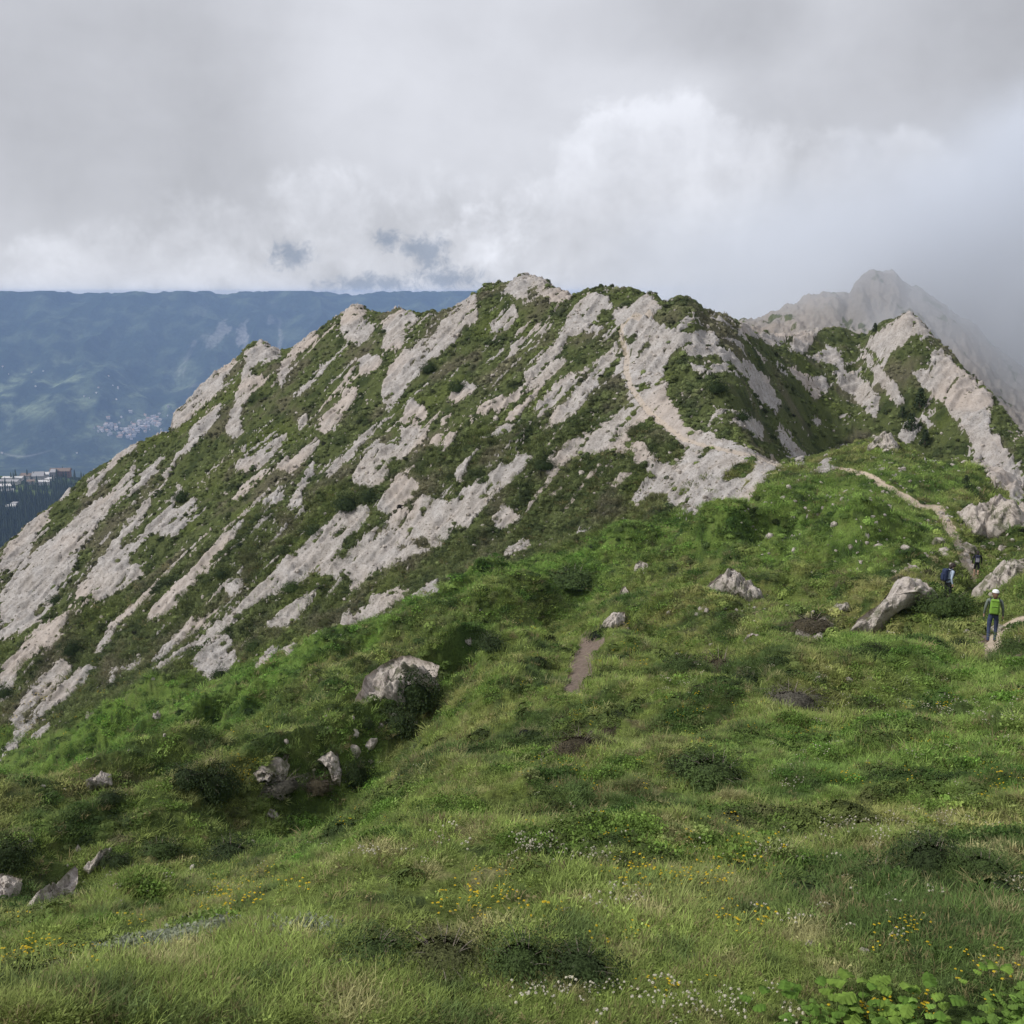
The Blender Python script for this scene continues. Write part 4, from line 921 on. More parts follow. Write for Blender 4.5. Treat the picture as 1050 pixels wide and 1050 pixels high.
outcrop('rock_outcrop', 'weathered pale outcrop with a flat dark-edged face on the mid left bank', 'rock', zone(350, 560, 3, '26,512 60,440 75,402 100,384 150,352 190,340 250,350 300,372 298,400 262,432 238,470 214,536 190,572 130,588 84,562 40,578 24,545'), .35, .5, None, OUT, seed=5)
outcrop('rock_outcrop', 'rounded pale outcrop over the dark brushwood hollow left of the weathered one', 'rock', zone(0, 560, 3, '778,702 800,670 830,648 862,634 890,642 882,675 868,700 830,712 792,736'), .4, .4, None, OUT, seed=8)
outcrop('rock_outcrop', 'narrow broken outcrop between brushwood hollow and a dark bush', 'rock', zone(0, 560, 3, '975,664 1000,632 1018,618 1040,636 1052,690 1046,742 1024,730 1008,682'), .4, .4, None, OUT, seed=9)
outcrop('rock_outcrop', 'tall tan rock face under the grassy edge at the lower left', 'rock', zone(0, 800, 2, '40,292 58,266 78,248 110,220 138,190 156,174 162,208 134,252 92,300 50,306'), .35, .35, None, OUT, seed=10)
outcrop('rock_ledge', 'thin pale blade of rock just right of the tall tan rock face', 'rock', zone(0, 800, 2, '170,186 198,156 232,138 226,152 202,174 182,192'), .3, .4, None, OUT, seed=11)
outcrop('rock_outcrop', 'tan outcrop cut off by the left edge of the view', 'rock', zone(0, 800, 2, '-24,196 10,192 45,204 40,226 24,246 10,266 -24,262'), .4, .4, None, OUT, seed=12)
outcrop('rock_outcrop', 'pale knob on the grassy saddle behind the bend of the footpath', 'rock', zone(700, 240, 3, '566,672 580,654 600,630 622,614 645,632 667,650 657,690 612,688'), .4, .6, None, OUT, seed=13)
outcrop('rock_outcrop', 'small bare outcrop with a shaded hollow on the far left bank', 'rock', zone(0, 560, 3, '252,742 280,706 312,694 342,700 346,722 300,738 270,764'), .35, .5, None, OUT, seed=14)
outcrop('rock_ledge', 'bare pale ledge in the brown heath left of the long leaning slab', 'rock', zone(700, 560, 3, '440,211 458,190 490,180 515,182 516,196 480,216'), .3, .6, None, OUT, seed=15)
outcrop('rock_ledge', 'small speckled ledge just below the bare ledge in the brown heath', 'rock', zone(700, 560, 3, '405,252 425,234 442,224 466,240 452,262'), .3, .6, None, OUT, seed=16)
BO = 'boulders lying in the grass'
outcrop('boulder', 'upper of two upright pale boulders on the crest of the green bank', 'boulder', zone(350, 560, 3, '898,76 906,56 918,45 942,55 946,80 922,84'), .5, .3, None, BO, seed=17)
outcrop('boulder', 'pointed pale boulder, lower of the two on the crest of the green bank', 'boulder', zone(350, 560, 3, '853,152 860,136 871,122 884,142 894,162 874,168'), .5, .3, None, BO, seed=18)
outcrop('boulder', 'bright white boulder on top of the hump above the bare soil patch', 'boulder', zone(350, 560, 3, '796,244 815,222 836,205 872,203 872,236 850,252 826,258'), .45, .3, None, BO, seed=19)
outcrop('boulder', 'flat white stone lying in the grass below the blocky outcrop in the hollow', 'boulder', zone(700, 560, 3, '183,292 215,271 227,278 196,296'), .4, .5, None, BO, seed=20)
outcrop('boulder', 'small pale pointed boulder under the overhanging turf of the hollow', 'boulder', zone(0, 560, 3, '818,832 834,800 848,806 862,828 850,838'), .5, .3, None, BO, seed=21)
outcrop('boulder', 'slim tan boulder alone on the upper left green slope', 'boulder', zone(0, 560, 3, '470,544 476,520 486,504 497,526 488,552'), .5, .4, None, BO, seed=22)
outcrop('boulder', 'rounded pinkish stone in the near turf, left of the smaller white one', 'boulder', zone(525, 800, 2, '600,342 602,326 612,322 621,328 622,342 610,347'), .6, .3, None, BO, seed=23)
outcrop('boulder', 'small white stone in the near turf, right of the rounded pinkish one', 'boulder', zone(525, 800, 2, '709,351 715,342 728,344 736,351 728,359'), .6, .3, None, BO, seed=24)
outcrop('boulder', 'flat grey stone in the near turf of the middle foreground', 'boulder', zone(525, 800, 2, '86,270 94,263 128,263 132,270 108,274'), .5, .5, None, BO, seed=25)
outcrop('boulder', 'upright pale stone on the lower left slope above the tan rock face', 'boulder', zone(0, 560, 3, '228,942 232,926 240,914 250,932 244,946'), .5, .3, None, BO, seed=26)
outcrop('boulder', 'small pale stone left of the upright one on the lower left slope', 'boulder', zone(0, 560, 3, '86,912 92,896 102,889 108,906 98,918'), .5, .3, None, BO, seed=27)
outcrop('boulder', 'lone pale boulder on the scrubby flank by the end of a long scree', 'boulder', zone(350, 560, 3, '380,300 386,284 398,280 402,294 392,304'), .5, .3, None, BO, seed=28)
outcrop('boulder', 'pale boulder at the bottom of the lower left bare rock band', 'boulder', zone(0, 560, 3, '260,520 268,508 286,506 294,516 280,524'), .5, .3, None, BO, seed=29)

# ------------------------------------------------------------------ shrubs
def shrub_mat(name, col):
    m, N = material(name); p = N.pos(); n = N.noise(p, 3.2, 4, .7); n2 = N.noise(p, 17, 2)
    c = N.mix(N.rng(n, .3, .7), tuple(c * .6 for c in col), tuple(c * 1.5 for c in col)); c = N.mix(N.rng(n2, .3, .7), N.mix(1, c, (.7, .7, .7), 'MULTIPLY'), c)
    return finish(m, N, c, .75, None, .2, .12)
TWIG = plain('grey_twig', (.20, .17, .14), .9)
def dome_mesh(name, nleaf, size, flat, mat, spiky=0., seed=0):
    random.seed(seed); g = G()
    for i in range(nleaf):
        d = rdir(0.); d.z = abs(d.z) if random.random() < .93 else -.1; q = random.uniform(.55, 1.0) ** .6 * (1 + .55 * float(noise(ca([d.x * 2.2 + seed]), ca([d.y * 2.2 + d.z * 2]), 420)[0]) + .25 * float(noise(ca([d.x * 6 + seed]), ca([d.y * 6 + d.z * 5]), 421)[0]))
        g.leaf((d.x * q, d.y * q, d.z * q * flat - .04), d + rdir(0) * (.9 - spiky), size * random.uniform(.6, 1.3), .5 - spiky * .3)
    for i in range(nleaf // 6): d = rdir(0.); g.leaf((d.x * .6, d.y * .6, abs(d.z) * .55 * flat - .05), d, size * 3, .8)
    return g.mesh(name, [mat])
def twig_mesh(name, seed):
    random.seed(seed + 50); g = G()
    for i in range(26):
        a = random.random() * 6.28; g.blade((.15 * math.cos(a), .15 * math.sin(a), -.08), a + random.gauss(0, .5), random.uniform(.3, .75), random.uniform(.3, .85), .022)
    return g.mesh(name, [TWIG])
SH = {}
for nm, col, size, flat, sp in (('dark', (.036, .058, .017), .075, .62, 0), ('green', (.062, .098, .026), .075, .6, 0), ('brown', (.088, .074, .045), .065, .5, .3), ('grey', (.135, .125, .10), .07, .5, .55), ('olive', (.085, .095, .034), .07, .55, .1)):
    SH[nm] = [dome_mesh('foliage', 2600, size, flat, shrub_mat(nm + '_shrub_leaf', col), sp, sd) for sd in (len(SH) * 3 + 1, len(SH) * 3 + 2)]
TW = [twig_mesh('stems', 1), twig_mesh('stems', 2)]; random.seed(5)
def shrub(px, py, wpx, hk, kind, label, group='single shrubs on the slopes', name='shrub', parts=True, depth=.8):
    v = pick(px, py); r_ = v.length; w_ = wpx * .5 * r_ / F; i = random.randrange(2)
    w_ *= 1.12; e = empty(name, (v.x, v.y, v.z + .06 * w_), random.random() * 6.28); e.scale = (w_, w_ * depth, w_ * hk * 1.7)
    tag(e, label, 'shrub', group); link('foliage', SH[kind][i], [], e)
    if parts: link('stems', TW[i], [], e)
    return e
shrub(221, 812, 54, .9, 'dark', 'rounded dark green cushion bush on the left bank, the largest one there')
shrub(190, 800, 44, .6, 'dark', 'low dark bush just left of the rounded cushion bush')
shrub(366, 800, 34, 1.2, 'dark', 'dark bush at the right end of the brushwood hollow')
shrub(287, 808, 52, .45, 'grey', 'dead grey brushwood filling the hollow under the rounded outcrop', name='brushwood')
shrub(324, 806, 44, .5, 'brown', 'brown dead brush to the right in the shaded hollow', name='brushwood')
shrub(424, 722, 58, 1.05, 'dark', 'dark leafy bush growing over the right side of the weathered outcrop')
shrub(385, 690, 22, .7, 'green', 'green bush on the crown of the weathered outcrop'); shrub(408, 748, 44, .9, 'dark', 'dark bush at the foot of the weathered outcrop')
shrub(377, 745, 15, 1.1, 'dark', 'tiny dark bush in the notch of the weathered outcrop')
shrub(592, 770, 66, .6, 'brown', 'dark brown heath bush below the bare soil patch')
shrub(566, 768, 50, .55, 'green', 'green bush on the left side of the dark brown heath bush')
shrub(624, 755, 40, .6, 'brown', 'brown heath bush to the upper right of the darkest heath bush under the bare soil')
shrub(740, 692, 62, .75, 'brown', 'reddish brown heather mound behind the grass crest')
shrub(768, 704, 46, .6, 'dark', 'dark bush between the reddish brown heather and the grey one')
shrub(812, 722, 62, .6, 'grey', 'greyish heather bush on the rim of the grassy bowl')
shrub(700, 686, 46, .6, 'green', 'green bush left of the reddish brown heather mound')
shrub(735, 800, 90, .45, 'green', 'wide tangle of deep green plants on the near slope of the bowl')
shrub(712, 790, 60, .45, 'dark', 'dark green clump at the upper left of the wide tangle of plants')
shrub(955, 890, 78, .6, 'dark', 'dark green tussock bush on the near hump at the right')
shrub(905, 900, 56, .5, 'green', 'green tussock left of the dark one on the near hump')
shrub(1010, 896, 60, .55, 'green', 'green tussock right of the dark one on the near hump')
shrub(595, 1000, 80, .6, 'dark', 'dark cushion shrub at the bottom centre with bare twigs')
shrub(535, 995, 90, .6, 'green', 'deep green shrub left of the dark cushion at the bottom centre')
shrub(455, 990, 110, .42, 'olive', 'broad olive shrub patch in the left half of the bottom foreground')
shrub(380, 985, 90, .4, 'green', 'low green shrub left of the broad olive patch in the foreground')
shrub(8, 885, 46, .9, 'dark', 'dark bush against the left edge above the cut off tan outcrop')
shrub(235, 880, 60, .45, 'dark', 'dark crescent bush over the dead roots on the left turf')
shrub(112, 820, 28, .5, 'dark', 'dark bush in the hollow under the small far left outcrop')
shrub(120, 885, 30, .6, 'dark', 'dark bush halfway down the lower left slope, right of the small stones')
shrub(165, 875, 44, .55, 'green', 'green bush on the lower left slope between two dark ones')
shrub(590, 598, 60, .5, 'green', 'green bush in the hollow of the bright bank')
shrub(505, 662, 40, .6, 'dark', 'dark bush at the top of the middle bank')
shrub(895, 668, 30, .5, 'dark', 'dark bush at the foot of the long leaning slab')
shrub(985, 665, 26, .7, 'dark', 'dark bush beside the footpath left of the hiker with the green backpack')
shrub(972, 625, 50, .72, 'green', 'green bush hiding the legs of the hiker in light blue'); shrub(948, 622, 34, .5, 'green', 'green bush between the long leaning slab and the hiker in light blue')
shrub(832, 642, 60, .26, 'brown', 'brown heath patch left of the long leaning slab')
shrub(1042, 668, 34, .7, 'green', 'green bush on the bank right of the hiker with the green backpack')
FS = 'shrubs scattered on the scrubby flank'
for px, py, w_, k_, lab in ((186, 512, 20, 'dark', 'dark shrub high on the left rock bands'), (322, 547, 22, 'dark', 'dark shrub on top of the long straight scree'), (356, 520, 34, 'dark', 'large dark shrub right of the scree top'), (229, 590, 18, 'dark', 'dark shrub at the middle of the left flank'), (255, 575, 26, 'olive', 'yellowish shrub beside the dark one at the middle of the left flank'), (6, 712, 20, 'dark', 'dark shrub at the left edge below the pinkish rock band'), (75, 668, 26, 'dark', 'dark shrub right of the pinkish rock band at the left'), (58, 618, 18, 'dark', 'dark shrub under the big left rock face'), (440, 380, 22, 'dark', 'dark shrub right of the diagonal slab near the summit'), (470, 400, 24, 'dark', 'dark shrub farther down from the diagonal slab'), (260, 665, 22, 'green', 'green shrub right of the pale patch low on the flank'), (225, 693, 18, 'dark', 'dark shrub below the pale patch low on the flank'), (335, 640, 24, 'olive', 'olive shrub at the end of the lowest rock band'), (380, 512, 26, 'dark', 'dark shrub between the two central screes'), (300, 605, 22, 'green', 'green shrub in the middle of the lower flank'), (560, 480, 24, 'dark', 'dark shrub left of the white spur'), (650, 445, 20, 'olive', 'yellow-green shrub beside the footpath on the white spur'), (735, 400, 26, 'dark', 'dark shrub in the steep green bowl right of the spur'), (760, 430, 20, 'dark', 'dark shrub low in the steep green bowl right of the spur')):
    shrub(px, py, w_, .75, k_, lab, FS, parts=False)
CR = plain('trunk_bark', (.16, .12, .09), .9)
CONIF = shrub_mat('conifer_needle', (.026, .042, .016))
def conifer_meshes(seed):
    random.seed(seed); g = G(); t = G()
    for k in range(9):
        z = .12 + k * .1; rad = .36 * (1 - z * .92) + .05
        for i in range(46):
            a = random.random() * 6.28; q = rad * random.uniform(.35, 1.05); g.leaf((q * math.cos(a), q * math.sin(a), z + random.uniform(-.05, .06) - q * .25), (math.cos(a), math.sin(a), .7), .11, .55)
    for i in range(8): a = i * pi / 4; b = a + pi / 4; t.poly([(.05*math.cos(a), .05*math.sin(a), -.1), (.05*math.cos(b), .05*math.sin(b), -.1), (.015*math.cos(b), .015*math.sin(b), .95), (.015*math.cos(a), .015*math.sin(a), .95)])
    return g.mesh('crown', [CONIF]), t.mesh('trunk', [CR])
CM = [conifer_meshes(3), conifer_meshes(4)]
def conifer(px, py, hpx, label, group, i=0, wide=1.):
    v = pick(px, py); hh = hpx * v.length / F; e = empty('conifer', (v.x, v.y, v.z), random.random() * 6); e.scale = (hh * wide, hh * wide, hh); tag(e, label, 'tree', group)
    link('crown', CM[i][0], [], e); link('trunk', CM[i][1], [], e); return e
TG = 'small dark conifers under the second peak'
for a in ((943, 418, 19, 'tallest small dark conifer in the gully left of the pale right face', 0, 1.3), (934, 440, 16, 'squat dark conifer just below the tallest one in the gully', 1, 1.5), (948, 456, 15, 'lowest dark conifer of the gully under the second peak', 0, 1.4), (897, 340, 9, 'tiny conifer on the notch left of the second peak', 1, 1.3), (925, 428, 11, 'small conifer left of the group in the gully', 1, 1.3), (990, 500, 12, 'small conifer at the foot of the pale right face', 0, 1.3)):
    conifer(a[0], a[1], a[2], a[3], TG, a[4], a[5])
# dead roots on the turf
g = G(); random.seed(9)
for i in range(16): a = random.random() * 6.28; g.blade((0, 0, 0), a, random.uniform(.05, .3), random.uniform(.15, .5), .05)
v = pick(237, 872); e = tag(link('dead_roots', g.mesh('dead_roots', [plain('bleached_wood', (.42, .39, .34), .9)]), [], None, v), 'bleached dead roots poking out below the dark crescent bush', 'roots'); e.scale = (.8, .8, .8)
# broad-leaved plants in the lower right corner
def broad_plant(px, py, n, ln, pale, label):
    ln *= .82
    v = pick(px, py); e = empty('broadleaf_plant', v, random.random() * 6); tag(e, label, 'plant', 'broad leaved plants at the bottom edge'); gl, gs = G(), G()
    for i in range(n):
        a = i * 2.4 + random.gauss(0, .3); q = .02 + .06 * math.sqrt(i / n); hh = .075 - .05 * i / n + random.uniform(-.012, .015); b = Vector((q * math.cos(a), q * math.sin(a), hh))
        broad_leaf(gl, b, a, ln * random.uniform(.75, 1.15), random.uniform(-.15, .55)); gs.blade((0, 0, -.01), a, hh, q, .005)
    link('leaves', gl.mesh('leaves', [BROAD2 if pale else BROAD]), [], e); link('stems', gs.mesh('stems', [STEM]), [], e)
for a in ((884, 1040, 15, .060, 1, 'pale lettuce green plant with the largest leaves, at the bottom right'), (826, 1046, 8, .050, 0, 'mid green round leaved plant left of the pale one at the bottom'), (800, 1050, 8, .044, 0, 'leftmost low leafy plant at the bottom edge'), (934, 1048, 12, .048, 1, 'bright leafy plant right of the pale one at the bottom'), (962, 1050, 11, .05, 0, 'leafy plant beside the yellow flowers at the bottom edge'), (908, 1052, 9, .046, 0, 'low leafy plant in front of the pale one at the bottom'), (1022, 1030, 8, .036, 1, 'tall leafy herb in the lower right corner'), (1040, 1015, 8, .034, 0, 'uppermost leafy herb at the right edge of the foreground')): broad_plant(*a)

# growth creeping over the feet of the outcrops
P_, S_ = [], []
for P, r0 in OUTLINES:
    d = np.diff(np.r_[P, P[:1]], axis=0); per = np.hypot(d[:, 0], d[:, 1]); n = int(per.sum() / 2.6)
    for _ in range(n):
        k = rng.choice(len(P), p=per / per.sum()); t_ = rng.random(); q = P[k] + d[k] * t_; low = (q[1] - P[:, 1].min()) / max(1, np.ptp(P[:, 1]))
        if rng.random() > .25 + .75 * low: continue
        v = pick(q[0] + rng.normal(0, 2), min(1048, q[1] + rng.normal(1.5, 2))); w_ = math.hypot(v.x, v.y)
        if abs(math.log(w_ / r0)) > .3: continue
        P_.append(tuple(v)); S_.append(rng.uniform(3, 7) * w_ / F * 1.2)
P_ = ca(P_); S_ = ca(S_); rr_ = np.hypot(P_[:, 0], P_[:, 1]); z0 = np.zeros(len(P_))
tt = veg_albedo(P_[:, 0], P_[:, 1], rr_, z0 + .4, z0 + .2) * 1.35
scatter('creeping_heath', P_, np.c_[S_, S_, S_ * .8], fineC, np.clip(tt * rng.uniform(.6, 1.2, (len(P_), 1)), .01, .9), 'low growth creeping over the feet of the outcrops')

# broken stones lying round the outcrops
P_, S_ = [], []
for P, r0 in OUTLINES:
    w_ = np.ptp(P[:, 0]); n = int(6 + w_ * .35)
    for _ in range(n):
        q = (P[:, 0].mean() + rng.normal(0, .55) * w_, P[:, 1].max() - np.ptp(P[:, 1]) * .25 + abs(rng.normal(0, .3)) * np.ptp(P[:, 1]) + rng.normal(0, 2))
        v = pick(q[0], min(1048, q[1])); rr0 = math.hypot(v.x, v.y)
        if abs(math.log(rr0 / r0)) > .25: continue
        P_.append(tuple(v)); S_.append(w_ * r0 / F * rng.uniform(.03, .11) * (1 + rng.random() ** 5))
scatter('rubble', ca(P_), ca(S_), stoneC, np.ones((len(P_), 3)), 'broken stones lying round the outcrops', tilt=.6)
# ------------------------------------------------------------------ resort, far town, wood
def house_mesh(name, wd, dp, hh, roofh, wall, roofm, hip=False):
    bm = bmesh.new(); x, y = wd / 2, dp / 2; b = -6
    vs = [bm.verts.new(c) for c in ((-x,-y,b),(x,-y,b),(x,y,b),(-x,y,b),(-x,-y,hh),(x,-y,hh),(x,y,hh),(-x,y,hh),(-x,0,hh+roofh),(x,0,hh+roofh))]
    for q in ((0,1,5,4),(2,3,7,6)): bm.faces.new([vs[i] for i in q])
    for q in ((1,2,6,9,5),(3,0,4,8,7)): bm.faces.new([vs[i] for i in q])
    me = bpy.data.meshes.new(name); bm.to_mesh(me); bm.free(); me.materials.append(wall)
    e = .12 * dp; rb = bmesh.new(); k = roofh / (dp / 2); pts = ((-x-e,-y-e,hh-e*k),(x+e,-y-e,hh-e*k),(x+e,0,hh+roofh),(-x-e,0,hh+roofh),(-x-e,y+e,hh-e*k),(x+e,y+e,hh-e*k)); v2 = [rb.verts.new((a, b_, c + .15)) for a, b_, c in pts]; v3 = [rb.verts.new((a, b_, c + .6)) for a, b_, c in pts]
    for q in ((0,1,2,3),(3,2,5,4)): rb.faces.new([v3[i] for i in q]); rb.faces.new([v2[i] for i in q][::-1])
    for a, b_ in ((0,1),(1,2),(2,5),(5,4),(4,3),(3,0)): rb.faces.new((v2[a], v2[b_], v3[b_], v3[a]))
    mr = bpy.data.meshes.new('roof'); rb.to_mesh(mr); rb.free(); mr.materials.append(roofm); return me, mr
def windowed(name, col):
    m, N = material(name); p = N.node('ShaderNodeTexCoord').outputs['Object']; s = N.node('ShaderNodeSeparateXYZ'); N.l.new(p, s.inputs[0])
    fx_ = N.m('FRACT', N.m('DIVIDE', N.m('ADD', s.outputs[0], s.outputs[1]), 3.4)); fz = N.m('FRACT', N.m('DIVIDE', s.outputs[2], 3.0))
    wv = N.m('MULTIPLY', N.m('MULTIPLY', N.m('GREATER_THAN', fx_, .35), N.m('LESS_THAN', fx_, .75)), N.m('MULTIPLY', N.m('GREATER_THAN', fz, .3), N.m('LESS_THAN', fz, .8)))
    return finish(m, N, N.mix(wv, col, (.06, .06, .07)), .8)
WW = windowed('white_render', (.72, .69, .64)); WB = windowed('brown_cladding', (.24, .13, .09)); WG = windowed('grey_render', (.5, .47, .44))
RF = plain('grey_roof', (.34, .33, .33)); RB = plain('brown_roof', (.2, .15, .12)); RL_ = plain('pale_roof', (.58, .56, .54)); RR_ = plain('red_roof', (.35, .17, .13))
def building(px, py, wpx, hpx, wall, roofm, label, rz=.0, roofh=.2, group='buildings of the resort on the wooded shelf', dp=14):
    v = pick_far(GS, px, py); k = v.length / F; e = empty('building', v, rz); tag(e, label, 'building', group)
    a, b = house_mesh('walls', wpx * k, dp, hpx * k * .75, hpx * k * roofh * 1.4, wall, roofm); link('walls', a, [], e); link('roof', b, [], e); return e
building(61, 488.5, 17, 7.5, WB, RB, 'long brown apartment block at the right end of the resort', .12)
building(54.5, 489, 3.5, 7, WG, RF, 'narrow grey end wing of the brown apartment block', .1)
building(45, 490, 6, 5, WW, RL_, 'white chalet with a pale roof just left of the brown apartment block', .3)
building(38, 492, 9, 6, WG, RF, 'grey gabled hotel near the middle of the resort', .2, .35)
building(26, 491, 9, 5, WW, RB, 'white block with a brown roof left of the gabled hotel', -.1)
building(43, 497, 11, 4, WW, RL_, 'long white terrace below the gabled hotel', .25)
building(12, 492, 17, 3, WW, RL_, 'upper of the long white terraces at the left of the resort', .05)
building(8, 496, 18, 3.5, WW, RF, 'middle white terrace at the left of the resort', -.05)
building(3, 501, 13, 4, WG, RL_, 'lower grey terrace at the left edge', .1)
building(6, 506, 9, 4, WW, RF, 'lowest white house of the resort by the wood', .3)
building(30, 496, 7, 3.5, WG, RB, 'small grey house between the long terraces and the gabled hotel', .4)
building(11, 522, 7, 3.5, WW, RL_, 'lone white house in a clearing of the dark wood', .2)
building(15, 519, 4, 3, WG, RF, 'small house behind the lone white house in the clearing', -.3)
building(50, 493, 5, 3, WW, RL_, 'small white house in front of the white chalet', -.2)
# far town: small gabled houses
random.seed(21); kinds = [house_mesh('house', 17, 12, 8, 5, plain('far_wall%s' % n, c), plain('far_roof%s' % n, d)) for n, c, d in (('', (.7, .67, .62), (.45, .4, .37)), (' grey', (.55, .52, .5), (.36, .34, .34)), (' warm', (.62, .54, .45), (.4, .26, .2)))]
joined = []
for a, b in kinds:                                                   # too small in the photograph to show parts: walls and roof in one mesh
    bm = bmesh.new(); bm.from_mesh(a); n0 = len(bm.faces); bm.from_mesh(b); bm.faces.ensure_lookup_table()
    for f_ in list(bm.faces)[n0:]: f_.material_index = 1
    me = bpy.data.meshes.new('house'); bm.to_mesh(me); bm.free(); me.materials.append(a.materials[0]); me.materials.append(b.materials[0]); joined.append(me)
town = zone(0, 240, 3, '272,600 300,582 350,585 372,600 440,575 470,560 492,568 490,600 430,615 420,640 350,625 310,632'); n = 0
while n < 150:
    px, py = random.choice(((128, 438), (152, 432), (110, 437), (135, 444), (158, 430))); px += random.gauss(0, 11); py += random.gauss(0, 4.5)
    if not inside(town, ca([px]), ca([py]))[0] and random.random() > .12: continue
    v = pick_far(GF, px, py); o = link('house', joined[random.randrange(3)], [], None, v); o.rotation_euler.z = random.choice((.2, .5, 1.8, -.4)) + random.gauss(0, .15); s_ = random.uniform(.6, 1.25); o.scale = (s_, s_, s_ * random.uniform(.8, 1.2))
    tag(o, 'tiny pale house of the far town on the valley floor', 'house', 'houses of the far valley town'); n += 1
n = 0
while n < 20:
    px, py, sx_, sy_ = random.choice(((30, 381, 22, 3), (110, 397, 16, 5), (80, 405, 30, 12), (20, 466, 25, 1.5)))
    v = pick_far(GF, px + random.gauss(0, sx_), py + random.gauss(0, sy_)); o = link('farmhouse', joined[random.randrange(3)], [], None, v); o.rotation_euler.z = random.random() * 3; o.scale = (.55, .55, .55)
    tag(o, 'tiny farmhouse strewn over the hazy mountainside above the far town', 'house', 'farmhouses on the far mountainside'); n += 1
# the wood below the resort
wg = G(); random.seed(2)
for k in range(7):
    z = 2 + k * 2.1; rad = 3.4 * (1 - z / 20)
    for i in range(7): a = i * .9 + k; b = a + .9; wg.poly([(rad * math.cos(a), rad * math.sin(a), z - 1), (rad * math.cos(b), rad * math.sin(b), z - .6 + random.random() * .5), (0, 0, z + 3.4)])
woodC = newcoll('fir shapes'); mF, NF_ = material('fir_needles'); proto('fir_tree', wg, [finish(mF, NF_, NF_.mix(NF_.node('ShaderNodeObjectInfo').outputs['Random'], (.022, .036, .022), (.045, .065, .034)), .9)], woodC)
P = []
while len(P) < 4200:
    px, py = random.uniform(-45, 130), random.uniform(488, 600); dens = 1 if py > 500 else .25
    if random.random() > dens or (abs(px - 12) < 9 and abs(py - 520) < 5): continue
    if py < 508 and px < 55 and random.random() < .75: continue
    P.append(tuple(pick_far(GS, px, py)))
scatter('forest', ca(P), np.random.default_rng(4).uniform(.6, 1.15, len(P)), woodC, np.ones((len(P), 3)), 'dark fir wood on the slope below the resort', tilt=.02)

# ------------------------------------------------------------------ hikers
def cloth(name, col, rough=.85): return plain(name, col, rough, .2, 14)
SKIN = plain('skin', (.50, .32, .24), .6, .08, 20)
def body(name, J, edges, R_, paint_fn, mats, parent):
    """one continuous skinned figure"""
    me = bpy.data.meshes.new(name); ks = list(J); ix = {k: i for i, k in enumerate(ks)}
    me.from_pydata([J[k] for k in ks], [(ix[a], ix[b]) for a, b in edges], []); o = bpy.data.objects.new(name, me); COL.objects.link(o)
    md = o.modifiers.new('skin', 'SKIN'); md.use_smooth_shade = True; md.branch_smoothing = .6
    for k in ks: sv = me.skin_vertices[0].data[ix[k]]; sv.radius = R_[k]; sv.use_root = (k == 'pelvis')
    sb = o.modifiers.new('sub', 'SUBSURF'); sb.levels = 2; sb.render_levels = 2
    dg = bpy.context.evaluated_depsgraph_get(); new = bpy.data.meshes.new_from_object(o.evaluated_get(dg)); bpy.data.objects.remove(o); new.name = name
    new.materials.clear()
    for m in mats: new.materials.append(m)
    new.polygons.foreach_set('material_index', [paint_fn(p.center) for p in new.polygons]); new.polygons.foreach_set('use_smooth', [True] * len(new.polygons))
    return link(name, new, [], parent)
def lathe_dome(bm, c, rx, ry, rz, a0=0., rings=6, seg_=14):
    prev = None
    for i in range(rings + 1):
        t = a0 + (pi / 2 - a0) * i / rings; row = [bm.verts.new((c[0] + rx * math.cos(t) * math.cos(a), c[1] + ry * math.cos(t) * math.sin(a), c[2] + rz * math.sin(t))) for a in [2 * pi * k / seg_ for k in range(seg_)]] if i < rings else [bm.verts.new((c[0], c[1], c[2] + rz))]
        if prev:
            for k in range(seg_):
                k2 = (k + 1) % seg_
                bm.faces.new((prev[k], prev[k2], row[k2], row[k]) if len(row) > 1 else (prev[k], prev[k2], row[0]))
        prev = row
def rounded(bm, c, sx, sy, sz, bev=.3, taper=0):
    r_ = bmesh.ops.create_cube(bm, size=1); vs = r_['verts']
    for v in vs: k = 1 - taper * (v.co.z + .5); v.co = Vector((c[0] + v.co.x * sx * k, c[1] + v.co.y * sy * k, c[2] + v.co.z * sz))
    es = {e for v in vs for e in v.link_edges}; bmesh.ops.bevel(bm, geom=list(es), offset=min(sx, sy, sz) * bev, segments=3, profile=.6, affect='EDGES')
def tube(bm, pts, rad, n=8):
    prev = None
    for i, p in enumerate(pts):
        p = Vector(p); d = (Vector(pts[min(i + 1, len(pts) - 1)]) - Vector(pts[max(i - 1, 0)])).normalized(); a = d.orthogonal().normalized(); b = d.cross(a)
        rr_ = rad[i] if isinstance(rad, (list, tuple)) else rad
        row = [bm.verts.new(p + (a * math.cos(t) + b * math.sin(t)) * rr_) for t in [2 * pi * k / n for k in range(n)]]
        if prev: [bm.faces.new((prev[k], prev[(k + 1) % n], row[(k + 1) % n], row[k])) for k in range(n)]
        else: bm.faces.new(row[::-1])
        prev = row
    bm.faces.new(prev)
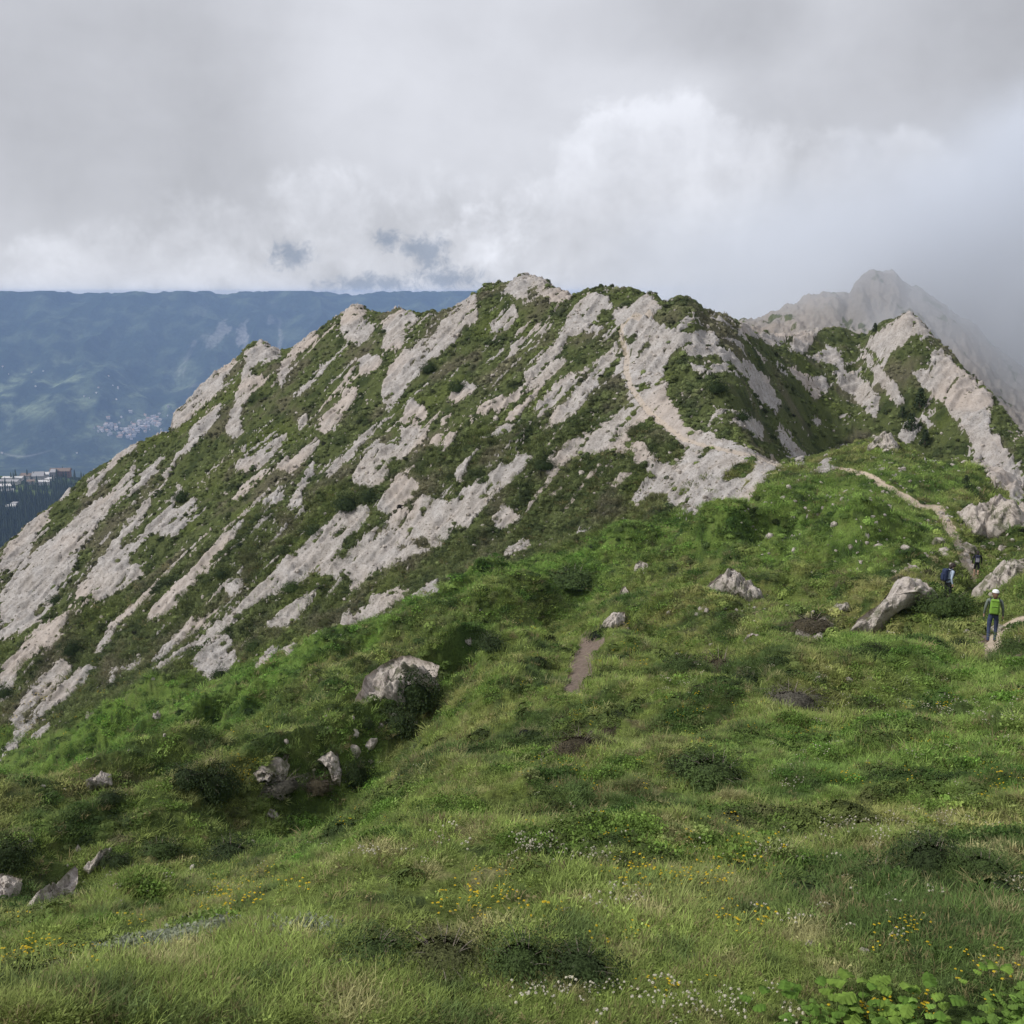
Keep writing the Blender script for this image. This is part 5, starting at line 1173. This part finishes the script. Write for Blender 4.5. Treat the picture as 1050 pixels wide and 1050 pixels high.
def hiker(px, py, rz, height, label, top, legs, shorts, hat, hair, pose):
    v = pick(px, py); e = empty('person', v, rz); e.scale = (height / 1.72,) * 3; tag(e, label, 'person', 'hikers on the ridge path')
    J = dict(pelvis=(0, 0, .95), waist=(0, -.01, 1.08), chest=(0, -.01, 1.29), neck0=(0, 0, 1.44), neck=(0, .015, 1.50), head=(0, .03, 1.60), crown=(0, .02, 1.68))
    Rr_ = dict(pelvis=(.155, .105), waist=(.135, .095), chest=(.165, .11), neck0=(.07, .06), neck=(.052, .052), head=(.078, .092), crown=(.06, .07))
    E = [('pelvis', 'waist'), ('waist', 'chest'), ('chest', 'neck0'), ('neck0', 'neck'), ('neck', 'head'), ('head', 'crown')]
    for s, nm in ((-1, 'l'), (1, 'r')):
        st = pose['step'] * s
        J.update({nm + 'hip': (.095 * s, 0, .87), nm + 'knee': (.10 * s, .05 + st * .12, .49), nm + 'ank': (.095 * s, -.02 + st * .16, .09 + max(0, -st) * .05), nm + 'toe': (.105 * s, .13 + st * .16, .035 + max(0, -st) * .0)})
        Rr_.update({nm + 'hip': (.088, .09), nm + 'knee': (.056, .06), nm + 'ank': (.04, .045), nm + 'toe': (.042, .03)})
        ar = pose['arm'] * s
        J.update({nm + 'sh': (.185 * s, -.01, 1.40), nm + 'elb': (.245 * s, -.03 - ar * .06, 1.13), nm + 'wri': (.265 * s, .06 - ar * .10, .90), nm + 'palm': (.268 * s, .075 - ar * .11, .835)})
        Rr_.update({nm + 'sh': (.062, .062), nm + 'elb': (.043, .043), nm + 'wri': (.027, .03), nm + 'palm': (.018, .036)})
        E += [('pelvis', nm + 'hip'), (nm + 'hip', nm + 'knee'), (nm + 'knee', nm + 'ank'), (nm + 'ank', nm + 'toe'), ('chest', nm + 'sh'), (nm + 'sh', nm + 'elb'), (nm + 'elb', nm + 'wri'), (nm + 'wri', nm + 'palm')]
        base = Vector(J[nm + 'palm'])
        for i in range(4):
            f0 = base + Vector((0, .027 - .018 * i, -.035)); ln = (.07, .08, .075, .058)[i]
            J[nm + 'f%d' % i] = tuple(f0); J[nm + 'g%d' % i] = tuple(f0 + Vector((-.008 * s, .004, -ln * .5))); J[nm + 'h%d' % i] = tuple(f0 + Vector((-.03 * s, .006, -ln)))
            Rr_.update({nm + 'f%d' % i: (.009, .009), nm + 'g%d' % i: (.0085, .0085), nm + 'h%d' % i: (.007, .007)}); E += [(nm + 'palm', nm + 'f%d' % i), (nm + 'f%d' % i, nm + 'g%d' % i), (nm + 'g%d' % i, nm + 'h%d' % i)]
        J[nm + 't0'] = tuple(base + Vector((-.012 * s, .04, .0))); J[nm + 't1'] = tuple(base + Vector((-.02 * s, .06, -.04))); Rr_[nm + 't0'] = (.011, .011); Rr_[nm + 't1'] = (.009, .009); E += [(nm + 'palm', nm + 't0'), (nm + 't0', nm + 't1')]
    if pose.get('bow'):
        b = pose['bow']
        for k in J:
            if J[k][2] > 1.0: x_, y_, z_ = J[k]; dz = z_ - .98; J[k] = (x_, y_ + math.sin(b) * dz, .98 + math.cos(b) * dz)
    tz = .93
    def pf(c):
        arm = abs(c.x) > .205 and c.z > .80
        if c.z > 1.47: return 0
        if arm: return 0 if (c.z < .90 or (pose.get('bare') and c.z < 1.16)) else 1
        if c.z < .10: return 3
        if c.z < tz: return 0 if (shorts and c.z < .50) else 2
        return 1
    bo = body('body', J, E, Rr_, pf, [SKIN, top, legs, cloth('boot_leather', (.16, .10, .075))], e)
    hd = Vector(J['head'])
    bm = bmesh.new(); lathe_dome(bm, hd + Vector((0, -.012, -.02)), .098, .112, .125, -.25); tube(bm, [hd + Vector((0, -.09, .0)), hd + Vector((0, -.105, -.09)), hd + Vector((0, -.095, -.17))], [.06, .07, .03])
    bm_obj('hair', bm, hair, e, True)
    if hat:
        bm = bmesh.new(); lathe_dome(bm, hd + Vector((0, 0, .035)), .106, .120, .092); cp = bm_obj('cap', bm, hat, e, True); bm = bmesh.new(); rounded(bm, hd + Vector((0, .135, .045)), .15, .12, .014, .3); bm_obj('brim', bm, hat, cp, True)
    bm = bmesh.new()                                                        # nose and ears join the face
    for s in (-1, 1): rounded(bm, hd + Vector((.082 * s, .0, -.005)), .014, .035, .06, .4)
    rounded(bm, hd + Vector((0, .098, -.015)), .026, .03, .045, .4); bm_obj('nose_and_ears', bm, SKIN, e, True)
    for s in (-1, 1): bm = bmesh.new(); lathe_dome(bm, hd + Vector((.033 * s, .085, .012)), .011, .009, .009); bm_obj('eye', bm, plain('eye', (.05, .04, .03), .3), e, True)
    return e, v
def backpack(e, v, rz, height, main, strapm, label, shift=(0, 0, 0), pocket=None, bow=0):
    k = height / 1.72; b = empty('backpack', v, rz); b.scale = (k,) * 3; tag(b, label, 'backpack', 'backpacks carried by the hikers')
    def T(p): p = Vector(p) + Vector(shift); dz = p.z - .98; return Vector((p.x, p.y + math.sin(bow) * dz, .98 + math.cos(bow) * dz))
    bm = bmesh.new(); rounded(bm, T((0, -.205, 1.22)), .29, .17, .44, .38, .14); bm_obj('bag', bm, main, b, True)
    bm = bmesh.new(); rounded(bm, T((0, -.295, 1.16)), .21, .05, .24, .4, .1); pk_ = bm_obj('pocket', bm, pocket or main, b, True); bm = bmesh.new(); tube(bm, [T((-.08, -.322, 1.25)), T((0, -.326, 1.262)), T((.08, -.322, 1.25))], .006); bm_obj('zip', bm, strapm, pk_, True)
    bm = bmesh.new(); rounded(bm, T((0, -.21, 1.43)), .23, .16, .06, .4); bm_obj('lid', bm, main, b, True)
    bm = bmesh.new(); rounded(bm, T((0, -.20, 1.0)), .26, .13, .07, .4); bm_obj('base', bm, strapm, b, True)
    for s in (-1, 1):
        bm = bmesh.new(); tube(bm, [T((.11 * s, -.14, 1.42)), T((.125 * s, -.02, 1.475)), T((.13 * s, .11, 1.38)), T((.13 * s, .125, 1.22)), T((.14 * s, .03, 1.08)), T((.13 * s, -.13, 1.03))], .02); bm_obj('strap', bm, strapm, b, True)
    return b
BLACK = cloth('black_cloth', (.018, .018, .022)); BROWNHAIR = plain('brown_hair', (.12, .07, .045), .7, .3, 30); DARKHAIR = plain('dark_hair', (.035, .028, .025), .7, .3, 30)
e, v = hiker(1016, 659.5, -.40, 1.74, 'hiker from behind in blue jeans, grey green top and white cap, standing on the footpath', cloth('grey_green_jersey', (.15, .175, .15)), cloth('blue_jeans', (.045, .06, .115)), False, cloth('white_cap_cloth', (.75, .75, .76)), BROWNHAIR, dict(step=.35, arm=.4))
backpack(e, v, -.40, 1.74, cloth('lime_nylon', (.17, .31, .045)), cloth('black_webbing', (.02, .022, .03)), 'lime green backpack worn by the hiker in blue jeans and white cap')
e, v = hiker(1000.5, 592.5, -.36, 1.70, 'hiker from behind in black top and shorts, walking up the footpath farthest ahead', BLACK, BLACK, True, None, DARKHAIR, dict(step=-.7, arm=-.6))
backpack(e, v, -.36, 1.70, cloth('dark_navy_nylon', (.03, .035, .06)), BLACK, 'dark backpack with a grey pocket worn by the hiker in black shorts', pocket=cloth('grey_panel', (.25, .25, .29)))
e, v = hiker(970, 620, -1.45, 1.70, 'hiker in a light blue jacket looking down, half hidden in the grass', cloth('light_blue_jacket', (.36, .43, .52)), BLACK, False, None, DARKHAIR, dict(step=.4, arm=.2, bow=.22))
backpack(e, v, -1.45, 1.70, cloth('navy_nylon', (.025, .035, .075)), BLACK, 'navy backpack worn by the hiker in the light blue jacket', bow=.22)
